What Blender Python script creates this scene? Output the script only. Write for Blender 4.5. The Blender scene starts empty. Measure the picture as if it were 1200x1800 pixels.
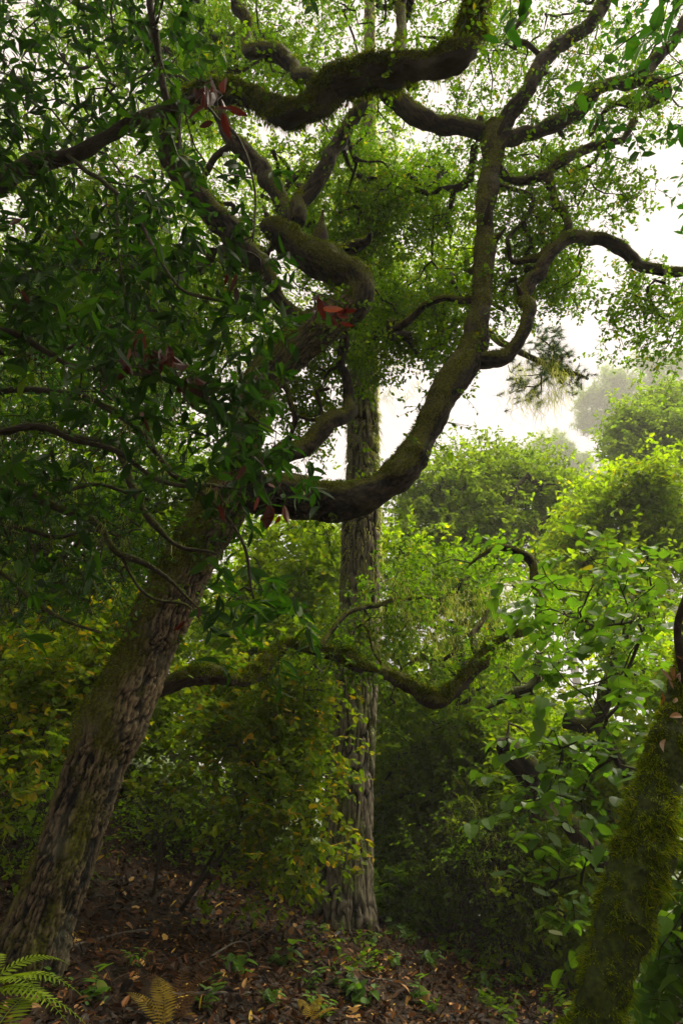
import bpy, math, random
import numpy as np
from math import radians as R
from mathutils import Vector

C = bpy.context.scene.collection
scene = bpy.context.scene
rng = np.random.default_rng(7)
random.seed(7)

# ------------------------------------------------------------------ camera
PITCH, CAMZ, F = 22.0, 1.6, 1200.0
cam_d = bpy.data.cameras.new('camera')
cam = bpy.data.objects.new('camera', cam_d)
C.objects.link(cam)
scene.camera = cam
cam.location = (0, 0, CAMZ)
cam.rotation_euler = (R(90 + PITCH), 0, 0)
cam_d.sensor_fit = 'VERTICAL'
cam_d.sensor_height = 36.0
cam_d.lens = 24.0
cam_d.clip_start = 0.05
cam_d.clip_end = 3000

# ------------------------------------------------------------------ world and sun
SUN_EL, SUN_AZ = 60.0, 48.0        # azimuth clockwise from +Y
w = bpy.data.worlds.new('World')
scene.world = w
w.use_nodes = True
nt = w.node_tree
nt.nodes.clear()
out = nt.nodes.new('ShaderNodeOutputWorld')
bg = nt.nodes.new('ShaderNodeBackground')
sky = nt.nodes.new('ShaderNodeTexSky')
sky.sky_type = 'NISHITA'
sky.sun_disc = False
sky.sun_elevation = R(SUN_EL)
sky.sun_rotation = R(SUN_AZ)
mixc = nt.nodes.new('ShaderNodeMix')
mixc.data_type = 'RGBA'
mixc.inputs[0].default_value = 0.93          # thick overcast
nt.links.new(sky.outputs[0], mixc.inputs[6])
mixc.inputs[7].default_value = (1.66, 1.36, 1.19, 1)
nt.links.new(mixc.outputs[2], bg.inputs[0])
bg.inputs[1].default_value = 0.05
nt.links.new(bg.outputs[0], out.inputs[0])

sun_d = bpy.data.lights.new('sun', 'SUN')
sun_d.energy = 1.5
sun_d.angle = R(45)
sun_d.color = (1.0, 0.92, 0.70)
sun = bpy.data.objects.new('sun', sun_d)
C.objects.link(sun)
_az, _el = R(SUN_AZ), R(SUN_EL)
sdir = Vector((math.sin(_az) * math.cos(_el), math.cos(_az) * math.cos(_el), math.sin(_el)))
sun.rotation_euler = (-sdir).to_track_quat('-Z', 'Y').to_euler()
sun.location = (0, 0, 40)

scene.view_settings.view_transform = 'Standard'
scene.view_settings.look = 'None'
scene.view_settings.gamma = 1
scene.view_settings.exposure = 3.6
scene.render.engine = 'CYCLES'
cy = scene.cycles
cy.max_bounces = 9
cy.diffuse_bounces = 5
cy.glossy_bounces = 1
cy.transmission_bounces = 7
cy.volume_bounces = 0
cy.use_denoising = True
cy.sample_clamp_indirect = 4.0
try:
    cy.denoiser = 'OPENIMAGEDENOISE'
    cy.denoising_input_passes = 'RGB_ALBEDO_NORMAL'
except Exception:
    pass

# ------------------------------------------------------------------ maths helpers
cp, sp = math.cos(R(PITCH)), math.sin(R(PITCH))


def P(px, py, Y):
    """world point seen at photo pixel (px, py), Y metres ahead of the camera"""
    px, py, Y = np.asarray(px, float), np.asarray(py, float), np.asarray(Y, float)
    r = (px - 600) / F
    u = (900 - py) / F
    dy = cp - u * sp
    dz = sp + u * cp
    return np.stack([r / dy * Y, Y + 0 * r, CAMZ + dz / dy * Y], -1)


def depth(p):
    return p[..., 1] * cp + (p[..., 2] - CAMZ) * sp


def _hash(ix, iy, iz, seed):
    h = (ix.astype(np.int64) * 374761393 + iy.astype(np.int64) * 668265263 + iz.astype(np.int64) * 2147483647 + seed * 974711) & 0xffffffff
    h = ((h ^ (h >> 13)) * 1274126177) & 0xffffffff
    h = ((h ^ (h >> 16)) * 2246822519) & 0xffffffff
    return ((h ^ (h >> 15)) & 0xffffff) / float(0xffffff)


def noise(p, seed=0):
    i = np.floor(p).astype(np.int64)
    f = p - i
    f = f * f * (3 - 2 * f)
    o = 0
    for dx in (0, 1):
        for dy in (0, 1):
            for dz in (0, 1):
                wgt = (f[..., 0] if dx else 1 - f[..., 0]) * (f[..., 1] if dy else 1 - f[..., 1]) * (f[..., 2] if dz else 1 - f[..., 2])
                o = o + wgt * _hash(i[..., 0] + dx, i[..., 1] + dy, i[..., 2] + dz, seed)
    return o


def fbm(p, seed=0, n=3):
    o, a, s = 0, 1.0, 0.0
    for k in range(n):
        o = o + a * noise(p * 2 ** k, seed + k * 17)
        s += a
        a *= 0.5
    return o / s


def unit(v):
    return v / np.maximum(np.linalg.norm(v, axis=-1, keepdims=True), 1e-9)


def rdir(n):
    return unit(rng.normal(size=(n, 3)))


def ground_h(x, y):
    x, y = np.asarray(x, float), np.asarray(y, float)
    left = np.clip(-x, 0, 9)
    right = np.clip(x, 0, 30)
    h = 0.1 + 0.22 * left + 0.05 * left * np.clip(y - 5, 0, 6) - 0.15 * right
    h = h + 0.02 * np.exp(-((x - 0.2) ** 2 + (y - 8.6) ** 2) / 1.5) * 6
    h = h - 0.13 * np.clip(y - 11, 0, 45) * (0.4 + 0.6 / (1 + np.exp(-(x + 1) * 1.2)))
    p = np.stack([x, y, 0 * x], -1)
    return h + 0.22 * (fbm(p * 0.9, 3) - 0.5) + 0.07 * (fbm(p * 4.2, 5) - 0.5)


# ------------------------------------------------------------------ mesh accumulator
class MB:
    def __init__(s):
        s.v, s.f, s.n, s.rnd, s.bk, s.moss = [], [], 0, [], [], []

    def add(s, v, faces, rnd=None, bk=None, moss=None):
        v = np.asarray(v, float).reshape(-1, 3)
        for f in (faces if isinstance(faces, list) else [faces]):
            s.f.append(np.asarray(f) + s.n)
        s.v.append(v)
        k = len(v)
        s.n += k
        s.rnd.append(np.full(k, .5) if rnd is None else np.asarray(rnd, float).reshape(-1))
        s.bk.append(v if bk is None else bk)
        s.moss.append(np.zeros(k) if moss is None else moss)

    def build(s, name, mat, parent=None, smooth=False):
        m = bpy.data.meshes.new(name)
        if s.n:
            v = np.concatenate(s.v)
            if parent is not None:
                v = v - np.array(parent.location)[None]
            m.vertices.add(len(v))
            m.vertices.foreach_set('co', v.astype(np.float32).ravel())
            tot = np.concatenate([np.full(len(f), f.shape[1]) for f in s.f])
            loops = np.concatenate([f.ravel() for f in s.f])
            m.loops.add(len(loops))
            m.loops.foreach_set('vertex_index', loops.astype(np.int32))
            m.polygons.add(len(tot))
            st = np.concatenate([[0], np.cumsum(tot)[:-1]])
            m.polygons.foreach_set('loop_start', st.astype(np.int32))
            m.polygons.foreach_set('loop_total', tot.astype(np.int32))
            m.polygons.foreach_set('use_smooth', np.full(len(tot), smooth))
            a = m.attributes.new('rnd', 'FLOAT', 'POINT')
            a.data.foreach_set('value', np.concatenate(s.rnd).astype(np.float32))
            if smooth:
                a = m.attributes.new('moss', 'FLOAT', 'POINT')
                a.data.foreach_set('value', np.concatenate(s.moss).astype(np.float32))
                a = m.attributes.new('bk', 'FLOAT_VECTOR', 'POINT')
                a.data.foreach_set('vector', np.concatenate(s.bk).astype(np.float32).ravel())
            m.update(calc_edges=True)
            m.validate()
        m.materials.append(mat)
        o = bpy.data.objects.new(name, m)
        C.objects.link(o)
        if parent is not None:
            o.parent = parent
            if name in ('twigs', 'hanging_lichen', 'moss'):
                o['kind'] = 'stuff'
        return o


def thing(name, label, cat, loc, group=None):
    o = bpy.data.objects.new(name, None)
    C.objects.link(o)
    o.location = [float(a) for a in loc]
    o.empty_display_size = 0.2
    o['label'] = label
    o['category'] = cat
    if group:
        o['group'] = group
    return o


def dup(root, loc, rz, s, label, group):
    def rec(o, par):
        c = o.copy()
        C.objects.link(c)
        if par is not None:
            c.parent = par
        for ch in list(o.children):
            rec(ch, c)
        return c
    r = rec(root, None)
    r.location = [float(a) for a in loc]
    r.rotation_euler = (0, 0, rz)
    r.scale = (s, s, s)
    r['label'] = label
    r['group'] = group
    return r


# ------------------------------------------------------------------ tubes
def resample(pts, rad, step):
    """Catmull-Rom through the points, even spacing"""
    pts = np.asarray(pts, float)
    rad = np.asarray(rad, float)
    n = len(pts)
    e = np.vstack([2 * pts[0] - pts[1], pts, 2 * pts[-1] - pts[-2]])
    er = np.concatenate([[rad[0]], rad, [rad[-1]]])
    o, orr = [], []
    for i in range(n - 1):
        k = max(1, int(np.linalg.norm(pts[i + 1] - pts[i]) / step))
        t = (np.arange(k) / k)[:, None]
        a, b, c, d = e[i], e[i + 1], e[i + 2], e[i + 3]
        o.append(0.5 * (2 * b + (c - a) * t + (2 * a - 5 * b + 4 * c - d) * t * t + (3 * b - a - 3 * c + d) * t ** 3))
        a, b, c, d = er[i], er[i + 1], er[i + 2], er[i + 3]
        t = t[:, 0]
        orr.append(b + (c - b) * (t * t * (3 - 2 * t)))
    o.append(pts[-1:])
    orr.append(rad[-1:])
    return np.vstack(o), np.concatenate(orr)


def frames(p):
    t = unit(np.gradient(p, axis=0))
    n = len(p)
    u = np.zeros_like(p)
    a = np.cross(t[0], [0.3, 1, 0.1])
    a = a / np.linalg.norm(a)
    for i in range(n):
        a = a - t[i] * np.dot(a, t[i])
        a = a / max(np.linalg.norm(a), 1e-9)
        u[i] = a
    return t, u, np.cross(t, u)


def tube(mb, pts, rad, sides, disp=None, moss=0.0, v0=0.0, cap=True, seed=0, mossy_up=1.0):
    """adds a tube; returns a sampler dict of surface points, normals and moss weight"""
    p = np.asarray(pts, float)
    n = len(p)
    t, u, b = frames(p)
    th = np.linspace(0, 2 * np.pi, sides, endpoint=False)
    nrm = np.cos(th)[None, :, None] * u[:, None] + np.sin(th)[None, :, None] * b[:, None]
    ln = v0 + np.concatenate([[0], np.cumsum(np.linalg.norm(np.diff(p, axis=0), axis=1))])
    r = np.repeat(np.asarray(rad, float)[:, None], sides, 1)
    bk = np.stack([np.cos(th)[None] * r, np.sin(th)[None] * r, np.repeat(ln[:, None], sides, 1)], -1)
    rr = r
    hgt = np.full(r.shape, .5)
    if disp is not None:
        dd = disp(bk, r, seed)
        if isinstance(dd, tuple):
            dd, hgt = dd
        rr = r + dd
    upw = nrm[..., 2]
    ms = np.clip(moss * .62 + mossy_up * .85 * upw * (moss > 0) + 1.3 * (fbm(bk * np.array([5, 5, 2.5]), 31 + seed) - 0.5), 0, 1) if moss > 0 else np.zeros(r.shape)
    if moss > 0 and disp is not None:       # cushions of moss stand proud of the bark
        cu = np.clip(ms - .45, 0, .5) * 2
        rr = rr + cu * (.008 + .05 * np.clip(fbm(bk * np.array([11, 11, 8.]), 61 + seed, 3) - .4, 0, 1)) * np.clip(r / .06, .2, 1)
    v = p[:, None] + nrm * rr[..., None]
    idx = np.arange(n * sides).reshape(n, sides)
    a_, b_ = idx[:-1], idx[1:]
    q = np.stack([a_, np.roll(a_, -1, 1), np.roll(b_, -1, 1), b_], -1).reshape(-1, 4)
    mb.add(v.reshape(-1, 3), q, rnd=hgt.reshape(-1), bk=bk.reshape(-1, 3), moss=ms.reshape(-1))
    if cap:
        off = mb.n
        tri = np.stack([idx[-1], np.roll(idx[-1], -1), np.full(sides, n * sides)], -1)
        mb.v.append((p[-1] + t[-1] * rr[-1].mean() * .6)[None])
        mb.rnd.append(np.array([.5])); mb.bk.append(np.array([[0, 0, ln[-1]]])); mb.moss.append(np.array([ms[-1].mean()]))
        mb.n += 1
        mb.f.append(tri + off - n * sides)
    return dict(v=v.reshape(-1, 3), n=nrm.reshape(-1, 3), m=ms.reshape(-1), a=np.repeat((2 * np.pi * r.mean(1) / sides), sides) * (np.linalg.norm(p[-1] - p[0]) / n))


def disp_oak(depth_=0.014, sx=36, sz=7.5, lump=0.12):
    def f(bk, r, seed):
        q = bk * np.array([sx, sx, sz])
        wv = fbm(bk * np.array([8, 8, 6.]), 50 + seed, 3) * 2.6
        a = np.abs(noise(q + wv[..., None], 11 + seed) - 0.5) * 2
        a2 = np.abs(noise(q * np.array([2.1, 2.1, 3.1]) + wv[..., None] * 1.5 + 5, 13 + seed) - 0.5) * 2
        F1 = np.clip(1 - a * 3.2, 0, 1); F2 = np.clip(1 - a2 * 3.2, 0, 1) * .7
        fr = np.maximum(F1, F2)
        fn = fbm(q * 3.1, 91 + seed, 2)
        fis = -fr * depth_ * 1.5
        lo = (fbm(bk * np.array([2.6, 2.6, 1.5]), 71 + seed) - .5) * r * lump * 3
        big = (fbm(bk * np.array([4, 4, 2.]), 33 + seed, 2) - .5) * .5
        return (fis * 1.25 + (fn - .5) * depth_ * 1.6) * np.clip(r / .2, .25, 1) + lo, np.clip((1 - fr) * (.35 + .65 * fn) + big, 0, 1)
    return f


def disp_pine():
    def f(bk, r, seed):
        q = bk * np.array([19, 19, 4.2])
        wv = fbm(bk * np.array([5, 5, 3.]), 50) * 1.4
        a = np.abs(noise(q + wv[..., None], 11) - 0.5) * 2
        b2 = np.abs(noise(q * np.array([1.9, 1.9, 2.6]) + 9, 14) - 0.5) * 2
        fis = -np.clip(1 - a * 3.5, 0, 1) * .045 - np.clip(1 - b2 * 4, 0, 1) * .018
        th = np.arctan2(bk[..., 1], bk[..., 0])
        flare = np.clip(1 - bk[..., 2] / 1.3, 0, 1) ** 2
        hh = np.clip((1 + fis / .045) * (.4 + .6 * fbm(q * 3, 5, 2)), 0, 1)
        return fis + (fbm(bk * np.array([2, 2, .8]), 7) - .5) * r * .12 + flare * .10 * np.abs(np.sin(th * 2.5 + 1)), hh
    return f


def disp_small(bk, r, seed):
    return (fbm(bk * np.array([14, 14, 7.]), 12 + seed, 2) - .5) * r * .55


def disp_mossy(bk, r, seed):
    return (fbm(bk * np.array([6, 6, 4.]), 12 + seed, 3) - .5) * r * .75 + (fbm(bk * 22, 3 + seed, 3) - .5) * .055


def limb(mb, tr, disp=None, moss=0.5, step=0.03, side_len=0.02, seed=0, wsc=1.0, samp=None, smin=8, smax=120, jitter=0.0, rn=1.0, stubs=0):
    """tr: list of (px, py, Y, width_px)"""
    tr = np.array(tr, float)
    p = P(tr[:, 0], tr[:, 1], tr[:, 2])
    rad = tr[:, 3] / 2 / F * depth(p) * wsc
    pp, rr = resample(p, rad, step)
    s = np.arange(len(pp)) * step
    q = np.stack([s * 3.1, 0 * s + seed * 3.3, 0 * s], -1)
    rr = rr * (1 + rn * .34 * (noise(q, 9) - .5) + rn * .22 * (noise(q * 3.3, 19) - .5))
    if jitter:
        jj = np.stack([noise(np.stack([s * 2.2, 0 * s + k * 9.1, 0 * s + seed], -1), 5 + k) - .5 for k in range(3)], -1)
        j2 = np.stack([noise(np.stack([s * 6.5, 0 * s + k * 9.1, 0 * s + seed], -1), 25 + k) - .5 for k in range(3)], -1)
        pp = pp + jj * jitter + j2 * jitter * .45
    sides = int(np.clip(2 * np.pi * rr.max() / side_len, smin, smax))
    sm = tube(mb, pp, rr, sides, disp or disp_small, moss, seed=seed)
    if samp is not None:
        samp.append(sm)
    if stubs:
        T = unit(np.gradient(pp, axis=0))
        for i in rng.integers(len(pp) // 6, len(pp) - 2, stubs):
            dr = unit(np.cross(T[i], rdir(1)[0]) + T[i] * .5)
            r_ = rr[i] * rng.uniform(.28, .5); l_ = rr[i] * rng.uniform(1.7, 3.2)
            sp, sr = resample(np.vstack([pp[i], pp[i] + dr * l_ * .5, pp[i] + dr * l_ + [0, 0, l_ * .15]]), [r_ * 1.6, r_ * .9, r_ * .18], .012)
            tube(mb, sp, sr, 14, disp_small, moss * .7, seed=seed + 7)
    return pp, rr


# ------------------------------------------------------------------ leaves
def leaf_tpl(kind):
    if kind == 'small':
        v = [(0, 0, 0), (.3, -.5, .14), (.72, -.38, .12), (1, 0, -.08), (.72, .38, .12), (.3, .5, .14)]
        return np.array(v), [np.array([[0, 1, 2, 3], [0, 3, 4, 5]])]
    if kind == 'lance':
        xs, ws = (.14, .4, .68, .88), (.3, .5, .42, .2)
    elif kind == 'round':
        xs, ws = (.10, .34, .66, .88), (.36, .52, .46, .24)
    cz = lambda x: -.22 * x * x
    v = [(0, 0, 0)]
    for x, w_ in zip(xs, ws):
        v += [(x, -w_, cz(x) + .16 * w_), (x, 0, cz(x)), (x, w_, cz(x) + .16 * w_)]
    v.append((1, 0, cz(1)))
    tri = [[0, 1, 2], [0, 2, 3]]
    quad = []
    for k in range(3):
        a, b = 1 + 3 * k, 4 + 3 * k
        quad += [[a, b, b + 1, a + 1], [a + 1, b + 1, b + 2, a + 2]]
    tri += [[10, 13, 11], [11, 13, 12]]
    return np.array(v, float), [np.array(tri), np.array(quad)]


def add_leaves(mb, p, d, up, L, wr, kind='small', rnd=None):
    n = len(p)
    if n == 0:
        return
    tv, tf = leaf_tpl(kind)
    d = unit(d)
    s = unit(np.cross(up, d))
    z = np.cross(d, s)
    L = np.broadcast_to(np.asarray(L, float), (n,))
    wr = np.broadcast_to(np.asarray(wr, float), (n,))
    crv = rng.uniform(-.4, 1.8, n) if kind != 'small' else np.ones(n)
    zz = tv[None, :, 2] * wr[:, None] if kind == 'small' else tv[None, :, 2] * crv[:, None]
    v = p[:, None] + L[:, None, None] * (tv[None, :, 0, None] * d[:, None] + (tv[None, :, 1] * wr[:, None])[..., None] * s[:, None] + zz[..., None] * z[:, None])
    k = len(tv)
    base = (np.arange(n) * k)[:, None, None]
    fs = [(f[None] + base).reshape(-1, f.shape[1]) for f in tf]
    if rnd is None:
        rnd = rng.random(n)
    mb.add(v.reshape(-1, 3), fs, rnd=np.repeat(rnd, k))


def thin_tubes(mb, nodes, r0, r1, sides=3):
    """nodes (T,m,3) bundle of thin twigs"""
    T, m, _ = nodes.shape
    if T == 0:
        return
    t = unit(nodes[:, -1] - nodes[:, 0])
    a = unit(np.cross(t, rdir(T)))
    b = np.cross(t, a)
    th = np.arange(sides) * 2 * np.pi / sides
    ring = np.cos(th)[None, :, None] * a[:, None] + np.sin(th)[None, :, None] * b[:, None]
    rr = np.linspace(0, 1, m)
    r0 = np.broadcast_to(np.asarray(r0, float), (T,))
    rad = r0[:, None] * (1 - rr)[None] + r1 * rr[None]
    v = nodes[:, :, None] + ring[:, None] * rad[:, :, None, None]
    idx = np.arange(T * m * sides).reshape(T, m, sides)
    A, B = idx[:, :-1], idx[:, 1:]
    q = np.stack([A, np.roll(A, -1, 2), np.roll(B, -1, 2), B], -1).reshape(-1, 4)
    mb.add(v.reshape(-1, 3), q, rnd=np.full(T * m * sides, .5))


def sprays(lf, tw, base, d, length, nleaf, leafL, wr, kind='small', droop=0.25, flat=0.5, r0=.003, clump=0.0, rndoff=None):
    """leafy twigs: base (T,3), d (T,3)"""
    T = len(base)
    if T == 0:
        return
    length = np.broadcast_to(length, (T,)) * rng.uniform(.6, 1.35, T)
    d = unit(d)
    side = unit(np.cross(d, rdir(T)))
    m = 5
    s = np.linspace(0, 1, m)
    nodes = base[:, None] + length[:, None, None] * (d[:, None] * s[None, :, None] + side[:, None] * (.22 * s * s)[None, :, None])
    nodes[:, :, 2] -= droop * length[:, None] * (s * s)[None]
    if tw is not None:
        thin_tubes(tw, nodes, r0, r0 * .4)
    # leaves
    k = nleaf
    tt = (np.arange(k) + .5)[None] / k * np.ones((T, 1)) + rng.uniform(-.3, .3, (T, k)) / k
    if clump > 0:
        tt = 1 - (1 - tt) * (1 - clump)
    tt = np.clip(tt, .04, 1)
    x = tt * (m - 1)
    i = np.minimum(x.astype(int), m - 2)
    fr = (x - i)[..., None]
    ar = np.arange(T)[:, None]
    lp = nodes[ar, i] * (1 - fr) + nodes[ar, i + 1] * fr
    td = unit(nodes[ar, i + 1] - nodes[ar, i])
    sgn = np.where((np.arange(k)[None] % 2 == 0), 1.0, -1.0)
    h = unit(np.cross(td, np.array([0, 0, 1.0]) + 1e-3))
    lat = unit(h * sgn[..., None] * (1 + 0 * tt[..., None]) + rng.normal(size=(T, k, 3)) * (1 - flat) * 1.2)
    ld = unit(td * rng.uniform(.25, .9, (T, k, 1)) + lat + np.array([0, 0, -.25]))
    up = unit(np.array([0, 0, 1.0]) + rng.normal(size=(T, k, 3)) * (1.05 - flat))
    rv = rng.random((T, k)) * .55 + rng.random((T, 1)) * .45
    if rndoff is not None:
        rv = rndoff + 0 * rv
    L = leafL * (.45 + .95 * rng.random(T * k) ** .7)
    add_leaves(lf, lp.reshape(-1, 3), ld.reshape(-1, 3), up.reshape(-1, 3), L, wr * rng.uniform(.8, 1.15, T * k), kind, rv.reshape(-1))


def grow(skel, targets, step=.22, wob=.16, outward=None):
    """skel: (n,3) nodes already there; connects every target by a crooked branch.
    returns list of (polyline, tipcounts)"""
    cap = len(skel) + len(targets) * 60
    Pn = np.zeros((cap, 3)); Pn[:len(skel)] = skel
    par = np.full(cap, -1); n = len(skel); n0 = n
    d0 = np.array([np.min(np.sum((skel - t) ** 2, 1)) for t in targets])
    lines = []
    gid = np.full(cap, -1)
    for ti in np.argsort(d0):
        t = targets[ti]
        dd = np.sum((Pn[:n] - t) ** 2, 1)
        j = int(np.argmin(dd))
        L = math.sqrt(dd[j])
        k = int(np.clip(math.ceil(L / step), 2, 58))
        s = np.linspace(0, 1, k + 1)[1:]
        a = rdir(2)
        ph = rng.uniform(0, 6, 2)
        off = (a[0] * (np.sin(s * 4.5 + ph[0]) - math.sin(ph[0]))[:, None] + a[1] * (np.sin(s * 10 + ph[1]) - math.sin(ph[1]))[:, None] * .4) * L * wob * (s * (1.25 - s) * 3.2)[:, None]
        seg = Pn[j] + (t - Pn[j]) * s[:, None] + off
        Pn[n:n + k] = seg
        par[n] = j
        par[n + 1:n + k] = np.arange(n, n + k - 1)
        g = gid[j] if j >= n0 else len(lines)
        gid[n:n + k] = g
        lines.append((j, n, n + k, g))
        n += k
    cnt = np.zeros(n)
    for (j, a, b, g) in lines:
        cnt[b - 1] += 1
    for i in range(n - 1, n0 - 1, -1):
        if par[i] >= n0:
            cnt[par[i]] += cnt[i]
    res = []
    for (j, a, b, g) in lines:
        pl = np.vstack([Pn[j:j + 1], Pn[a:b]])
        c = np.concatenate([[cnt[a]], cnt[a:b]])
        res.append((pl, c, g))
    return res, Pn[:n]


def branches(root, mat, lines, tip=.004, pw=.5, rmax=.09, moss=0.0, sides=4, top=60):
    """every limb system that leaves the traced wood is a branch of its own; the many smallest go into one part"""
    grp = {}
    for pl, c, g in lines:
        grp.setdefault(g, []).append((pl, c))
    order = sorted(grp, key=lambda g: -sum(len(a[0]) for a in grp[g]))
    if len(order) <= 100:
        top = 100
    for g in order[:top]:
        mb = MB(); _br(mb, grp[g], tip, pw, rmax, moss, sides)
        mb.build('branch', M[mat], root, True)
    if len(order) > top:
        mb = MB()
        for g in order[top:]:
            _br(mb, grp[g], tip, pw, rmax, moss, sides)
        o = mb.build('branchlets', M[mat], root, True)
        o['kind'] = 'stuff'


def _br(mb, lines, tip, pw, rmax, moss, sides):
    for pl, c in lines:
        r = np.minimum(tip * c ** pw, rmax)
        r[-1] = tip * .8
        if r.max() > .02:
            pp, rr = resample(pl, r, .06)
            tube(mb, pp, rr, 8, disp_small, moss, cap=False, seed=int(abs(pl[0, 0] * 99)) % 97)
        else:
            tube(mb, pl, r, sides, None, moss, cap=False)


def region(lst, even=False):
    """lst of (cx, cy, rx, ry, Y0, Y1, n) -> points"""
    o = []
    for cx, cy, rx, ry, y0, y1, n in lst:
        N = n * 3
        a = rng.uniform(0, 2 * np.pi, N)
        r = np.sqrt(rng.random(N))
        p = P(cx + rx * r * np.cos(a), cy + ry * r * np.sin(a), rng.uniform(y0, y1, N))
        sc = depth(p).mean() / F * 75           # clumps of about this many metres
        f = fbm(p / sc, 77, 2) + rng.random(N) * (.7 if even else .2)
        o.append(p[np.argsort(-f)[:n]] if n > 12 else p[:n])
    return np.vstack(o)


def blades(mb, samp, n, L, wd, up=0.3, mthr=.3, grav=-.3, spread=.7, power=1.0, gaps=0):
    """short moss shoots on tube surfaces"""
    v = np.vstack([s['v'] for s in samp]); nn = np.vstack([s['n'] for s in samp])
    m = np.concatenate([s['m'] for s in samp]); a = np.concatenate([s['a'] for s in samp])
    wgt = np.clip(m - mthr, 0, 1) ** power * a
    if wgt.sum() <= 0:
        return
    i = rng.choice(len(v), n, p=wgt / wgt.sum())
    jit = np.sqrt(np.mean(a)) if len(a) else .01
    base = v[i] + rng.normal(size=(n, 3)) * jit * .6 - nn[i] * .002
    d = unit(nn[i] * 1.0 + rng.normal(size=(n, 3)) * spread + np.array([0, 0, grav]))
    tuft = np.clip((fbm(base * 13, 8, 2) - .33) * 2.6 + (fbm(base * 34, 18, 2) - .5) * 2.0, .10, 1.7)
    ln = L * rng.uniform(.4, 1.3, n) * tuft
    s = unit(np.cross(d, rdir(n)))
    w_ = wd * rng.uniform(.7, 1.3, n)
    mid = base + d * ln[:, None] * .55
    if gaps:
        kp = tuft > gaps
        base, d, ln, s, w_, mid = base[kp], d[kp], ln[kp], s[kp], w_[kp], mid[kp]
        n = len(base)
    tip = base + d * ln[:, None] + np.array([0, 0, 1.0]) * (ln * grav * .5)[:, None]
    V = np.stack([base - s * w_[:, None] * .5, base + s * w_[:, None] * .5, mid + s * w_[:, None] * .45, tip, mid - s * w_[:, None] * .45], 1)
    b = (np.arange(n) * 5)[:, None]
    mb.add(V.reshape(-1, 3), [b + np.array([[0, 1, 2, 4]]), b + np.array([[4, 2, 3]])], rnd=np.repeat(rng.random(n), 5))


def strands(mb, base, L, wd=.006, k=6):
    """hanging lichen threads"""
    n = len(base)
    if n == 0:
        return
    L = L * (.15 + 1.15 * rng.random(n) ** 1.7)
    s = np.linspace(0, 1, k)
    ph = rng.uniform(0, 9, (n, 2)); a = rdir(n); a[:, 2] *= .2
    walk = np.cumsum(rng.normal(size=(n, k, 3)) * np.array([1, 1, .35]), axis=1) * (.095 * L)[:, None, None]
    walk -= walk[:, :1]
    c = base[:, None] + np.array([0, 0, -1.0]) * (L[:, None] * s)[..., None] + a[:, None] * (np.sin(s[None] * 7 + ph[:, :1]) * s[None] * .12 * L[:, None])[..., None] + walk
    sd = unit(rdir(n) * np.array([1, 1, .1]))
    w_ = wd * rng.uniform(.5, 1.4, n)[:, None] * (1.0 - .75 * s)[None]
    V = np.stack([c - sd[:, None] * w_[..., None] * .5, c + sd[:, None] * w_[..., None] * .5], 2)
    idx = np.arange(n * k * 2).reshape(n, k, 2)
    q = np.stack([idx[:, :-1, 0], idx[:, :-1, 1], idx[:, 1:, 1], idx[:, 1:, 0]], -1).reshape(-1, 4)
    mb.add(V.reshape(-1, 3), q, rnd=np.repeat(rng.random(n), k * 2))


def clump_strands(mb, pts, n_per, L, spread=.06, wd=.006):
    b = np.repeat(pts, n_per, 0) + rng.normal(size=(len(pts) * n_per, 3)) * spread * np.array([1, 1, .5])
    Ls = np.repeat(rng.uniform(.4, 1.2, len(pts)), n_per) * L
    strands(mb, b, Ls, wd)


def needle_tufts(mb, base, d, L, n_per, wd, spread=.9):
    T = len(base)
    b = np.repeat(base, n_per, 0); dd = np.repeat(unit(d), n_per, 0)
    N = T * n_per
    t = rng.uniform(-.9, .1, N)
    b = b + dd * (t * L * .9)[:, None]
    nd = unit(dd * .8 + rng.normal(size=(N, 3)) * spread * .8)
    s = unit(np.cross(nd, rdir(N)))
    ln = L * rng.uniform(.6, 1.2, N)
    tip = b + nd * ln[:, None] + np.array([0, 0, -.12]) * ln[:, None]
    V = np.stack([b - s * wd * .5, b + s * wd * .5, tip], 1)
    mb.add(V.reshape(-1, 3), np.arange(N * 3).reshape(-1, 3), rnd=np.repeat(rng.random(N), 3))


# ------------------------------------------------------------------ materials
def mat_new(name):
    m = bpy.data.materials.new(name)
    m.use_nodes = True
    t = m.node_tree
    t.nodes.clear()
    return m, t, t.nodes.new('ShaderNodeOutputMaterial')


def ramp(t, fac, stops):
    r = t.nodes.new('ShaderNodeValToRGB')
    el = r.color_ramp.elements
    el[0].position, el[0].color = stops[0][0], (*stops[0][1], 1)
    el[1].position, el[1].color = stops[-1][0], (*stops[-1][1], 1)
    for p_, c in stops[1:-1]:
        e = el.new(p_)
        e.color = (*c, 1)
    t.links.new(fac, r.inputs[0])
    return r.outputs[0]


def attr(t, n, kind='Fac'):
    a = t.nodes.new('ShaderNodeAttribute')
    a.attribute_name = n
    return a.outputs[kind]


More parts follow.
